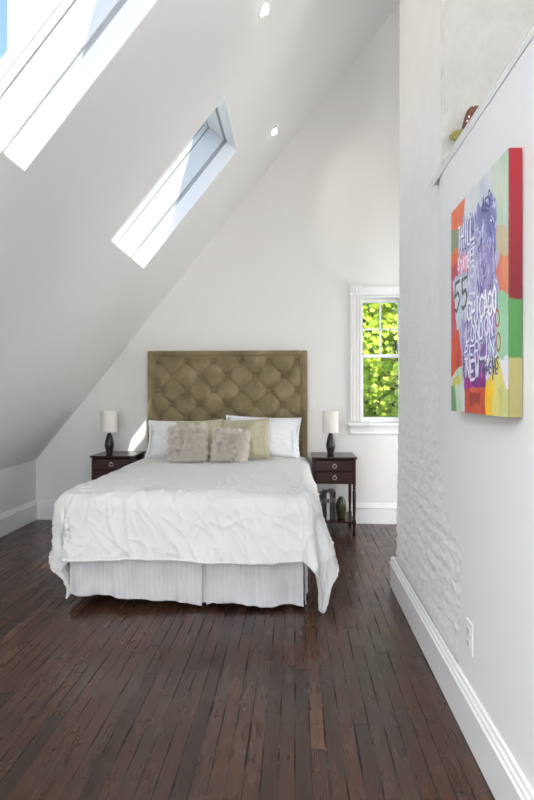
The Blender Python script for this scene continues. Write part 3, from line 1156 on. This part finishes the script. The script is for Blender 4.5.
# ------------------------------------------------------------------ books and a pot on the right nightstand's shelf
def book(col, w, d, h, x, label, tilt=0.0, spine=None):
    root = empty('book', (x, NRY - 0.05, 0.128))
    root.rotation_euler = (0, tilt, 0)
    cm = plain('book_cover', col, 0.5, 0.1, 20)
    q = MB()
    q.box(-w / 2, w / 2, -d / 2, -d / 2 + 0.003, 0, h)
    q.box(-w / 2, -w / 2 + 0.0025, -d / 2 + 0.003, d / 2, 0, h)
    q.box(w / 2 - 0.0025, w / 2, -d / 2 + 0.003, d / 2, 0, h)
    q.build('cover', cm, root, bevel=0.001)
    MB().box(-w / 2 + 0.003, w / 2 - 0.003, -d / 2 + 0.004, d / 2 - 0.004, 0.003, h - 0.004).build('pages', M['pages'], root)
    if spine:
        sm = plain('spine_panel', spine, 0.5, 0.1, 20)
        o_ = MB().box(-w / 2 + 0.003, w / 2 - 0.003, -d / 2 - 0.0008, -d / 2, h * 0.62, h * 0.78).build('spine_panel', sm, root)
    tag(root, label, 'book', "books on the nightstand's lower shelf")
M['pages'] = plain('book_pages', (0.70, 0.66, 0.56), 0.8)
book((0.035, 0.024, 0.02), 0.038, 0.17, 0.235, 0.238, 'dark brown book nearest the bed, leftmost of the shelf row', 0, (0.20, 0.17, 0.13))
book((0.028, 0.028, 0.032), 0.030, 0.17, 0.255, 0.276, 'black book standing directly left of the white one', 0, (0.12, 0.10, 0.08))
book((0.62, 0.62, 0.60), 0.026, 0.17, 0.250, 0.306, 'white-spined book, the only pale one on the nightstand shelf', 0, (0.10, 0.10, 0.12))
book((0.04, 0.045, 0.05), 0.028, 0.17, 0.265, 0.335, 'charcoal book directly right of the white one', 0, (0.14, 0.13, 0.12))
book((0.028, 0.018, 0.016), 0.024, 0.17, 0.258, 0.363, 'near-black book, rightmost of the row, beside the rounded pot', 0, (0.15, 0.12, 0.10))
M['pot'] = plain('dark_olive_glaze', (0.045, 0.042, 0.022), 0.35, 0.3, 15)
q = MB()
q.lathe([(0.030, 0.0), (0.036, 0.01), (0.047, 0.06), (0.050, 0.11), (0.044, 0.155), (0.030, 0.182), (0.022, 0.190), (0.024, 0.198), (0.018, 0.196), (0.012, 0.17), (0.0008, 0.165)], (0, 0, 0), 30)
pt = q.build('pot', M['pot'], smooth=True, loc=(0.432, NRY - 0.055, 0.128))
tag(pt, 'small dark olive rounded pot at the right end of the nightstand shelf', 'pot')

# ------------------------------------------------------------------ switch plate and outlet
M['plate'] = plain('white_plastic_plate', (0.80, 0.80, 0.79), 0.35, 0.01)
M['slot'] = plain('dark_slot', (0.05, 0.05, 0.05), 0.6)
sw = empty('light_switch', (0.165, WB, 1.185))
MB().box(-0.035, 0.035, -0.006, 0, -0.057, 0.057).build('switch_plate', M['plate'], sw, bevel=0.003)
MB().box(-0.006, 0.006, -0.014, -0.006, -0.012, 0.012).build('toggle', M['plate'], sw, bevel=0.002)
tag(sw, 'white light switch on the back wall just right of the headboard', 'light switch')
ol = empty('electrical_outlet', (RWX, 2.052, 0.385))
MB().box(-0.006, 0, -0.035, 0.035, -0.060, 0.060).build('outlet_plate', M['plate'], ol, bevel=0.003)
for dz_ in (-0.024, 0.024):
    s_ = MB().box(-0.009, -0.006, -0.017, 0.017, dz_ - 0.014, dz_ + 0.014).build('socket', M['plate'], ol, bevel=0.003)
    q = MB()
    q.box(-0.0096, -0.009, -0.009, -0.007, dz_ - 0.003, dz_ + 0.006)
    q.box(-0.0096, -0.009, 0.006, 0.008, dz_ - 0.003, dz_ + 0.006)
    q.box(-0.0096, -0.009, -0.002, 0.002, dz_ - 0.010, dz_ - 0.006)
    q.build('slots', M['slot'], s_)
tag(ol, 'white electrical outlet low on the right wall above the baseboard', 'outlet')

# ------------------------------------------------------------------ painted canvas on the right wall
CFX = 0.620
PY0, PY1, PZ0, PZ1 = 1.583, 2.152, 1.236, 2.020      # near, far, bottom, top
TH_ = math.atan(28 / 533)
def px(x, y):
    """photo position -> painting plane (s across from far edge 0..1, t down 0..1)"""
    u = (x - 267) / 533; v = (392 - y) / 533
    dx_ = u * math.cos(TH_) - math.sin(TH_); dy_ = math.cos(TH_) + u * math.sin(TH_)
    k = CFX / dx_
    return ((PY1 - k * dy_) / (PY1 - PY0), (PZ1 - (1.31 + v * k)) / (PZ1 - PZ0))
GW, GH = 230, 300
img = [[(0.62, 0.62, 0.80)] * GW for _ in range(GH)]
def srgb(r, g, b):
    return tuple(((c / 255 + 0.055) / 1.055) ** 2.4 if c > 10 else c / 3294 for c in (r, g, b))
def inside(p, poly):
    x, y = p; r_ = False; n = len(poly)
    for i in range(n):
        x0, y0 = poly[i]; x1, y1 = poly[(i + 1) % n]
        if (y0 > y) != (y1 > y) and x < (x1 - x0) * (y - y0) / (y1 - y0) + x0:
            r_ = not r_
    return r_
def fill(poly, colr, col2=None, rag=0.02, seed=0.0, alpha=1.0):
    P = [px(*p) for p in poly]
    s0 = max(0, int((min(p[0] for p in P) - 0.05) * GW)); s1 = min(GW, int((max(p[0] for p in P) + 0.05) * GW) + 1)
    t0 = max(0, int((min(p[1] for p in P) - 0.05) * GH)); t1 = min(GH, int((max(p[1] for p in P) + 0.05) * GH) + 1)
    a = srgb(*colr); b = srgb(*(col2 or colr))
    for j in range(t0, t1):
        for i in range(s0, s1):
            s_, t_ = i / (GW - 1), j / (GH - 1)
            js = s_ + rag * noise.noise(Vector((s_ * 14, t_ * 12, seed))) 
            jt = t_ + rag * noise.noise(Vector((s_ * 14, t_ * 12, seed + 7)))
            if inside((js, jt), P):
                k = min(1, max(0, 0.5 + 0.9 * noise.noise(Vector((s_ * 9, t_ * 5 + 3, seed + 2))) + 0.4 * noise.noise(Vector((s_ * 40, t_ * 14, seed)))))
                c = tuple(a[q] + (b[q] - a[q]) * k for q in range(3))
                o_ = img[j][i]
                img[j][i] = tuple(o_[q] + (c[q] - o_[q]) * alpha for q in range(3))
def stroke(pts, colr, wd=0.008, alpha=1.0):
    """pts in s,t"""
    a = srgb(*colr)
    AS = 0.57 / 0.784
    for (x0, y0), (x1, y1) in zip(pts, pts[1:]):
        L = math.hypot((x1 - x0) * AS, y1 - y0)
        n = max(1, int(L / 0.002))
        for k in range(n + 1):
            cx_ = x0 + (x1 - x0) * k / n; cy_ = y0 + (y1 - y0) * k / n
            ri = wd * GH; 
            for j in range(int(cy_ * GH - ri) - 1, int(cy_ * GH + ri) + 2):
                for i in range(int(cx_ * GW - ri * 1.1) - 1, int(cx_ * GW + ri * 1.1) + 2):
                    if 0 <= i < GW and 0 <= j < GH:
                        dd = math.hypot((i / (GW - 1) - cx_) * AS, j / (GH - 1) - cy_)
                        if dd < wd:
                            o_ = img[j][i]
                            al = alpha * min(1, (wd - dd) / 0.003)
                            img[j][i] = tuple(o_[q] + (a[q] - o_[q]) * al for q in range(3))
FONT = {
    'A': [[(0, 1), (.5, 0), (1, 1)], [(.2, .62), (.8, .62)]],
    'B': [[(0, 0), (0, 1), (.7, 1), (1, .78), (.7, .52), (0, .5)], [(0, 0), (.7, 0), (.9, .25), (.7, .5)]],
    'C': [[(1, .15), (.6, 0), (.2, .1), (0, .5), (.2, .9), (.6, 1), (1, .85)]],
    'E': [[(1, 0), (0, 0), (0, 1), (1, 1)], [(0, .5), (.75, .5)]],
    'G': [[(1, .15), (.6, 0), (.2, .1), (0, .5), (.2, .9), (.6, 1), (1, .85), (1, .55), (.6, .55)]],
    'H': [[(0, 0), (0, 1)], [(1, 0), (1, 1)], [(0, .5), (1, .5)]],
    'I': [[(.5, 0), (.5, 1)]],
    'L': [[(0, 0), (0, 1), (1, 1)]],
    'N': [[(0, 1), (0, 0), (1, 1), (1, 0)]],
    'O': [[(.5, 0), (.1, .2), (0, .5), (.1, .8), (.5, 1), (.9, .8), (1, .5), (.9, .2), (.5, 0)]],
    'D': [[(0, 0), (0, 1), (.6, .95), (1, .5), (.6, .05), (0, 0)]],
    'R': [[(0, 1), (0, 0), (.7, 0), (1, .25), (.7, .5), (0, .5)], [(.5, .5), (1, 1)]],
    'S': [[(1, .12), (.5, 0), (.05, .22), (.5, .48), (.95, .72), (.5, 1), (0, .88)]],
    'T': [[(0, 0), (1, 0)], [(.5, 0), (.5, 1)]],
    'U': [[(0, 0), (.05, .8), (.5, 1), (.95, .8), (1, 0)]],
    'W': [[(0, 0), (.25, 1), (.5, .35), (.75, 1), (1, 0)]],
    'K': [[(0, 0), (0, 1)], [(1, 0), (0, .55), (1, 1)]],
    '5': [[(1, 0), (.15, 0), (.05, .45), (.6, .4), (1, .65), (.7, .95), (.3, 1), (0, .88)]],
}
def word(txt, tl, tr, hpx, colr, wd=0.008, gap=0.25, alpha=1.0, shadow=None):
    """text whose top runs from photo point tl to tr, heights hpx=(left,right)"""
    n = len(txt)
    for k, ch in enumerate(txt):
        f0 = k / n; f1 = (k + 1 - gap) / n
        for st in FONT.get(ch, []):
            pts = []
            for a, b in st:
                fx_ = f0 + (f1 - f0) * a
                x = tl[0] + (tr[0] - tl[0]) * fx_
                y = tl[1] + (tr[1] - tl[1]) * fx_ + (hpx[0] + (hpx[1] - hpx[0]) * fx_) * b
                jx = 0.9 * noise.noise(Vector((x * 0.35, y * 0.12, 3.3)))
                jy = 3.0 * noise.noise(Vector((x * 0.30, y * 0.10, 8.3))) + (1.6 if k % 2 else -1.2)
                pts.append(px(x + jx, y + jy))
            if shadow:
                stroke([(p_[0] + 0.012, p_[1] + 0.008) for p_ in pts], shadow, wd * 1.1, 0.8)
            stroke(pts, colr, wd, alpha)
# ground colours, traced from the painting
full = [(451, 205), (512, 140), (512, 425), (450, 420)]
fill(full, (168, 168, 205), (196, 198, 222), 0, 1)
fill([(462, 200), (512, 140), (512, 215), (490, 215), (478, 205), (468, 230)], (222, 226, 228), (198, 204, 214), .03, 2)
fill([(491, 160), (513, 140), (513, 236), (497, 236), (495, 200)], (176, 206, 184), (208, 218, 200), .03, 3)
fill([(496, 226), (513, 222), (513, 262), (498, 262)], (196, 176, 140), (206, 196, 166), .03, 4)
fill([(450, 218), (450, 209), (466, 193), (464, 212), (461, 230), (455, 233), (450, 233)], (232, 104, 72), (238, 148, 96), .02, 5)
fill([(450, 231), (459, 231), (458, 251), (450, 253)], (120, 148, 118), (150, 160, 120), .02, 6)
fill([(450, 252), (459, 248), (458.5, 264), (450, 268)], (240, 140, 50), (226, 96, 60), .02, 7)
fill([(450, 267), (458, 263), (458, 276), (450, 283)], (196, 72, 84), (178, 70, 90), .02, 8)
fill([(457.5, 257), (471, 249), (469.5, 269), (458, 276)], (216, 130, 170), (226, 156, 190), .015, 9)
fill([(452.5, 283), (469, 272), (470, 322), (461, 322), (458, 340), (455, 318)], (196, 208, 224), (214, 222, 224), .015, 10)
fill([(450, 282), (453, 283), (456, 320), (458, 345), (450, 345)], (196, 70, 96), (206, 110, 130), .015, 11)
fill([(450, 338), (459, 330), (463, 365), (455, 376), (450, 380)], (232, 92, 48), (196, 62, 54), .02, 12)
fill([(450, 379), (463, 365), (466, 415), (450, 415)], (178, 206, 182), (214, 226, 214), .02, 13)
fill([(453, 378), (462, 373), (460, 384), (452, 389)], (214, 208, 84), (200, 206, 110), .02, 14)
fill([(450, 385), (455, 386), (457, 415), (450, 415)], (92, 152, 98), (130, 176, 120), .02, 15)
fill([(462, 345), (486, 342), (487, 392), (465, 392)], (148, 96, 176), (110, 70, 160), .03, 16)
fill([(465, 376), (487, 372), (486, 391), (465, 391)], (196, 44, 168), (110, 30, 120), .03, 17)
fill([(465, 389), (486.5, 387), (487, 420), (465, 417)], (192, 62, 44), (214, 96, 62), .012, 18)
fill([(469, 393), (481, 392), (480, 404), (470, 405)], (150, 50, 50), (176, 66, 54), .02, 19)
fill([(484, 358), (513, 352), (513, 392), (486, 388)], (226, 222, 236), (236, 238, 236), .02, 20)
fill([(486, 383), (494, 366), (498, 352), (501, 368), (506, 386), (513, 392), (513, 422), (486, 422)], (238, 216, 92), (216, 212, 140), .02, 21)
fill([(485.5, 386), (492, 371), (493, 385), (492.5, 422), (485.5, 422)], (248, 192, 20), (250, 206, 50), .015, 22)
fill([(499, 388), (513, 388), (513, 422), (500, 422)], (214, 214, 150), (196, 196, 120), .02, 23)
fill([(495, 296), (501, 291), (513, 291), (513, 357), (500, 358), (495, 350)], (150, 206, 164), (176, 218, 180), .02, 24)
fill([(496, 268), (502, 254), (513, 250), (513, 293), (500, 291)], (232, 156, 112), (218, 110, 90), .02, 25)
# blue-violet masses
for pl_, c1, c2, sd_ in (
        ([(478, 205), (494, 196), (498, 232), (494, 262), (486, 262), (476, 232)], (104, 108, 168), (150, 152, 204), 31),
        ([(463, 222), (474, 214), (474, 252), (462, 248)], (124, 130, 186), (176, 184, 218), 32),
        ([(476, 250), (490, 246), (496, 300), (480, 300)], (140, 124, 186), (176, 168, 214), 33),
        ([(470, 300), (496, 296), (497, 340), (468, 345)], (150, 150, 206), (190, 186, 222), 34),
        ([(462, 320), (476, 318), (476, 360), (464, 360)], (128, 132, 190), (176, 156, 206), 35),
        ([(480, 318), (496, 312), (496, 332), (482, 336)], (196, 156, 206), (170, 140, 200), 36)):
    fill(pl_, c1, c2, .05, sd_)
# brushed light and dark strokes
rg_ = random.Random(4)
for k in range(330):
    x = rg_.uniform(463, 496)
    ytop = 212 - (x - 463) * 0.6
    y = rg_.uniform(ytop, 372)
    s_, t_ = px(x, y)
    L = rg_.uniform(0.015, 0.06)
    an = rg_.gauss(PI / 2 + 0.15, 0.5)
    bend = rg_.uniform(-.8, .8)
    pts = [(s_ + L * q_ / 4 * math.cos(an + bend * q_ / 4), t_ + L * q_ / 4 * math.sin(an + bend * q_ / 4)) for q_ in range(5)]
    colr = rg_.choice([(236, 238, 248), (220, 224, 242), (70, 74, 140), (92, 92, 160), (130, 120, 190), (204, 180, 222), (176, 190, 226), (60, 62, 120)])
    stroke(pts, colr, rg_.uniform(0.003, 0.0065), 0.75)
# lettering
word('LES', (483, 200), (491, 190), (14, 16), (56, 60, 120), 0.006)
word('THILL', (458.5, 229), (474, 214), (19, 26), (238, 240, 250), 0.0075, shadow=(80, 84, 150))
word('STATE', (458, 262), (470, 253), (11, 13), (250, 240, 248), 0.0065)
word('55', (455, 286), (469, 273), (27, 31), (52, 76, 70), 0.0095, 0.28)
for k, (a, yy) in enumerate((('L', 236), ('E', 252), ('O', 268), ('L', 283))):
    word(a, (470.5, yy), (475, yy - 3), (11, 12), (232, 236, 250), 0.006, 0.1)
word('CHICAGO', (467.5, 304), (497, 286), (19, 25), (250, 250, 255), 0.0085, shadow=(110, 104, 170))
word('LONDON', (466, 326), (494, 314), (17, 20), (236, 238, 250), 0.0068, shadow=(96, 96, 160))
word('BERLIN', (465, 347), (495, 338), (14, 16), (232, 236, 250), 0.0065, shadow=(72, 74, 150))
word('NEW', (466, 362), (480, 358), (17, 19), (236, 234, 250), 0.0080, shadow=(80, 40, 120))
word('ORLEANS', (482, 361), (499, 357), (12, 14), (48, 50, 60), 0.0050)
for cx_, cy_, hh in ((497.5, 318, 8), (498.5, 342, 9)):
    stroke([px(cx_ + 2.0 * math.cos(a * PI / 8), cy_ + hh * math.sin(a * PI / 8)) for a in range(17)], (176, 74, 60), 0.0055)
# dry brush over the lettering
for k in range(260):
    x = rg_.uniform(459, 496); y = rg_.uniform(216, 376)
    s_, t_ = px(x, y)
    L = rg_.uniform(0.01, 0.035); an = rg_.gauss(PI / 2 + 0.2, 0.7)
    colr = rg_.choice([(228, 230, 244), (150, 150, 205), (108, 108, 176), (196, 180, 222), (182, 190, 226)])
    stroke([(s_, t_), (s_ + L * math.cos(an), t_ + L * math.sin(an))], colr, rg_.uniform(0.0025, 0.005), 0.6)
# canvas object
pnt = empty('painting', (RWX, (PY0 + PY1) / 2, PZ0))
po = Vector((-RWX, -(PY0 + PY1) / 2, -PZ0))
q = MB()
q.grid(lambda u, v: Vector((CFX - 0.0006 * (1 + noise.noise(Vector((u * 60, v * 60, 0)))), PY1 + (PY0 - PY1) * u, PZ1 + (PZ0 - PZ1) * v)) + po, GW - 1, GH - 1)
pm = NT('painted_canvas')
at = pm.n('ShaderNodeVertexColor'); at.layer_name = 'paint'
pm.set(Base_Color=at.outputs[0], Roughness=0.5)
pm.bump(pm.noise(120, 4), 0.25, 0.002)
me = bpy.data.meshes.new('canvas_front')
q.bm.to_mesh(me); q.bm.free()
me.materials.append(pm.m)
ca = me.color_attributes.new('paint', 'FLOAT_COLOR', 'POINT')
for j in range(GH):
    for i in range(GW):
        c = img[j][i]
        ca.data[j * GW + i].color = (c[0], c[1], c[2], 1)
cfo = bpy.data.objects.new('canvas_front', me); C.collection.objects.link(cfo); cfo.parent = pnt
cfo['label'] = 'canvas face covered with brushed colours and lettering'
# wrapped sides painted red, green, straw
t = NT('painted_canvas_edge')
sp = t.n('ShaderNodeSeparateXYZ'); t.l(t.coord(), sp.inputs[0])
zz = t.math('ADD', sp.outputs[2], t.math('MULTIPLY', t.math('SUBTRACT', t.noise(25, 3), 0.5), 0.03))
rampn = t.ramp(t.math('DIVIDE', zz, PZ1 - PZ0), [(0.0, srgb(148, 140, 88)), (0.219, srgb(160, 150, 96)), (0.22, srgb(66, 120, 62)), (0.444, srgb(76, 130, 68)), (0.445, srgb(112, 20, 32)), (1.0, srgb(158, 26, 42))])
t.set(Base_Color=rampn, Roughness=0.5)
t.bump(t.noise(90, 4), 0.3, 0.002)
q = MB()
q.box(CFX + 0.0008 + po.x, RWX - 0.003 + po.x, PY0 + po.y, PY1 + po.y, 0, PZ1 - PZ0)
sdo = q.build('canvas_edge', t.m, pnt, bevel=0.002)
sdo['label'] = 'wrapped edge painted red, green and straw yellow'
tag(pnt, 'large colourful abstract canvas with painted words hung on the right wall', 'painting')

# ------------------------------------------------------------------ carved ornament on the plaster above the ledge
ORY = CY0 - 0.035
orn = empty('carved_ornament', (0.76, CY0 - 0.01, 2.50))
oo = Vector((-0.76, -(CY0 - 0.01), -2.50))
def on(x, y, dy=0.0):
    u = (x - 267) / 533; v = (392 - y) / 533
    dx_ = u * math.cos(TH_) - math.sin(TH_); dy_ = math.cos(TH_) + u * math.sin(TH_)
    k = (ORY + dy) / dy_
    return Vector((k * dx_, ORY + dy, 1.31 + v * k)) + oo
t = NT('spotted_brown_paint')
vo = t.n('ShaderNodeTexVoronoi'); vo.inputs['Scale'].default_value = 55
t.l(t.coord(), vo.inputs['Vector'])
t.set(Base_Color=t.ramp(vo.outputs['Distance'], [(0.0, (0.85, 0.8, 0.7)), (0.26, (0.8, 0.72, 0.6)), (0.32, (0.10, 0.025, 0.012)), (1, (0.13, 0.04, 0.02))]), Roughness=0.4)
M['spot'] = t.m
t = NT('leaf_green_paint')
w_ = t.n('ShaderNodeTexWave'); w_.inputs['Scale'].default_value = 26; w_.inputs['Distortion'].default_value = 1.5
t.l(t.mapped(rot=(0, 0.6, 0)), w_.inputs['Vector'])
t.set(Base_Color=t.ramp(w_.outputs['Fac'], [(0.3, (0.09, 0.10, 0.015)), (0.7, (0.26, 0.23, 0.04))]), Roughness=0.4)
M['leafpaint'] = t.m
M['gold'] = plain('ochre_paint', (0.50, 0.34, 0.10), 0.4, 0.15, 30)
MB().tube([on(463.5, 129), on(465.5, 124), on(468, 118), on(470, 113), on(473, 110), on(477, 109.5), on(481, 112), on(484, 118)], [0.008, 0.013, 0.016, 0.018, 0.019, 0.018, 0.016, 0.010], 12).build('body', M['spot'], orn, smooth=True)
MB().tube([on(465, 130, -.004), on(469, 124, -.008), on(473, 118, -.008), on(478, 114, -.008), on(484, 116, -.004)], [0.005, 0.008, 0.009, 0.009, 0.005], 10).build('belly', M['gold'], orn, smooth=True)
q = MB()
def leaf(u, v):
    tt = u; wd = math.sin(PI * min(1, tt * 0.95 + 0.03)) ** 0.7
    c = on(465 - 15.5 * tt, 129 + 8 * tt)
    up = on(459, 124) - on(464, 136)
    ang = v * 2 * PI
    return c + up.normalized() * (math.cos(ang) * 0.024 * wd) + Vector((0, math.sin(ang) * 0.008 * wd, 0)) + Vector((0, 0, -0.012 * wd))
q.grid(leaf, 18, 16)
tl_ = q.build('tail', M['leafpaint'], orn, smooth=True)
tl_['label'] = 'yellow-green leaf-shaped tail'
MB().box(-0.01, 0.01, 0.0, 0.02, 0.03, 0.05).build('hanger', M['gold'], orn)
tag(orn, 'small carved ornament with brown spotted body and green tail above the white ledge', 'ornament')

# ------------------------------------------------------------------ outside: trees seen through the back window
MB().box(-25, 25, 5.6, 45, -5.2, -5.0).build('ground', plain('lawn', (0.07, 0.12, 0.03), 0.9), kind='structure')
t = NT('tree_leaf')
oi = t.n('ShaderNodeVertexColor'); oi.layer_name = 'tone'
t.set(Base_Color=oi.outputs[0], Roughness=0.5)
t.b.inputs['Subsurface Weight'].default_value = 0.0
tr = t.n('ShaderNodeBsdfTranslucent'); t.l(oi.outputs[0], tr.inputs[0])
mx = t.n('ShaderNodeMixShader'); mx.inputs[0].default_value = 0.35
out = t.t.nodes['Material Output']
t.l(t.b.outputs[0], mx.inputs[1]); t.l(tr.outputs[0], mx.inputs[2]); t.l(mx.outputs[0], out.inputs[0])
M['leaf'] = t.m
M['bark'] = plain('tree_bark', (0.09, 0.07, 0.05), 0.9, 0.3, 12)
def tree(cx, cy, cz, rad, count, size, seed, colA, colB, label):
    rng = random.Random(seed)
    root = empty('tree', (cx, cy, -5.0))
    verts, faces, tones = [], [], []
    shape = [(0, 0), (.42, .12), (.30, .38), (.5, .72), (.2, .68), (0, 1.0), (-.2, .68), (-.5, .72), (-.30, .38), (-.42, .12)]
    clumps = []
    for k in range(60):
        while True:
            v = Vector((rng.uniform(-1, 1), rng.uniform(-1, 1), rng.uniform(-1, 1)))
            if v.length < 1: break
        clumps.append((Vector((v.x * rad[0], v.y * rad[1], v.z * rad[2])), rng.uniform(0.35, 0.7)))
    for i in range(count):
        c0, cr = clumps[rng.randrange(len(clumps))]
        v = Vector((rng.gauss(0, 1), rng.gauss(0, 1), rng.gauss(0, 1))).normalized() * cr * rng.uniform(0.6, 1) ** 0.5
        p = c0 + v + Vector((0, 0, cz + 5.0))
        n_ = (v.normalized() * 0.5 + Vector((rng.uniform(-.6, .6), rng.uniform(-1.0, .2), rng.uniform(0, 1.0)))).normalized()
        a = n_.cross(Vector((rng.uniform(-1, 1), rng.uniform(-1, 1), rng.uniform(-1, 1)))).normalized()
        b = n_.cross(a)
        s = size * rng.uniform(0.6, 1.2)
        b0 = len(verts)
        for (x, y) in shape:
            verts.append(p + a * x * s + b * y * s + n_ * (-0.15 * s * abs(x)))
        faces.append(tuple(range(b0, b0 + len(shape))))
        k = rng.random()
        tn = tuple(colA[q_] + (colB[q_] - colA[q_]) * k for q_ in range(3))
        tones += [tn] * len(shape)
    me = bpy.data.meshes.new('foliage')
    me.from_pydata(verts, [], faces)
    me.materials.append(M['leaf'])
    ca = me.color_attributes.new('tone', 'FLOAT_COLOR', 'POINT')
    for i, c in enumerate(tones):
        ca.data[i].color = (*c, 1)
    o = bpy.data.objects.new('foliage', me); C.collection.objects.link(o); o.parent = root
    q = MB()
    q.tube([(0, 0, 0), (0.05, 0.03, 1.5), (-0.05, 0, 3.2), (0.05, 0.05, cz + 5.2)], [0.20, 0.16, 0.12, 0.05], 12)
    for k in range(9):
        c0, cr = clumps[k]
        st = Vector((0, 0, cz + 5 - 1.4 + 0.25 * k))
        e = c0 + Vector((0, 0, cz + 5.0))
        q.tube([st, st.lerp(e, 0.5) + Vector((0, 0, 0.12)), e], [0.05, 0.03, 0.012], 7)
    q.build('trunk', M['bark'], root, smooth=True)
    tag(root, label, 'tree')
tree(1.75, 9.4, 1.9, (1.6, 0.7, 2.0), 7000, 0.125, 3, (0.36, 0.52, 0.03), (0.66, 0.74, 0.07), 'bright yellow-green leafy tree close behind the window glass')
tree(2.1, 12.4, 2.6, (2.2, 0.9, 2.6), 17000, 0.20, 5, (0.02, 0.075, 0.010), (0.07, 0.17, 0.02), 'tree further back, coloured dark green as the shaded gaps of the bright leaves')  # dark leaf colours stand in for shade behind the front tree
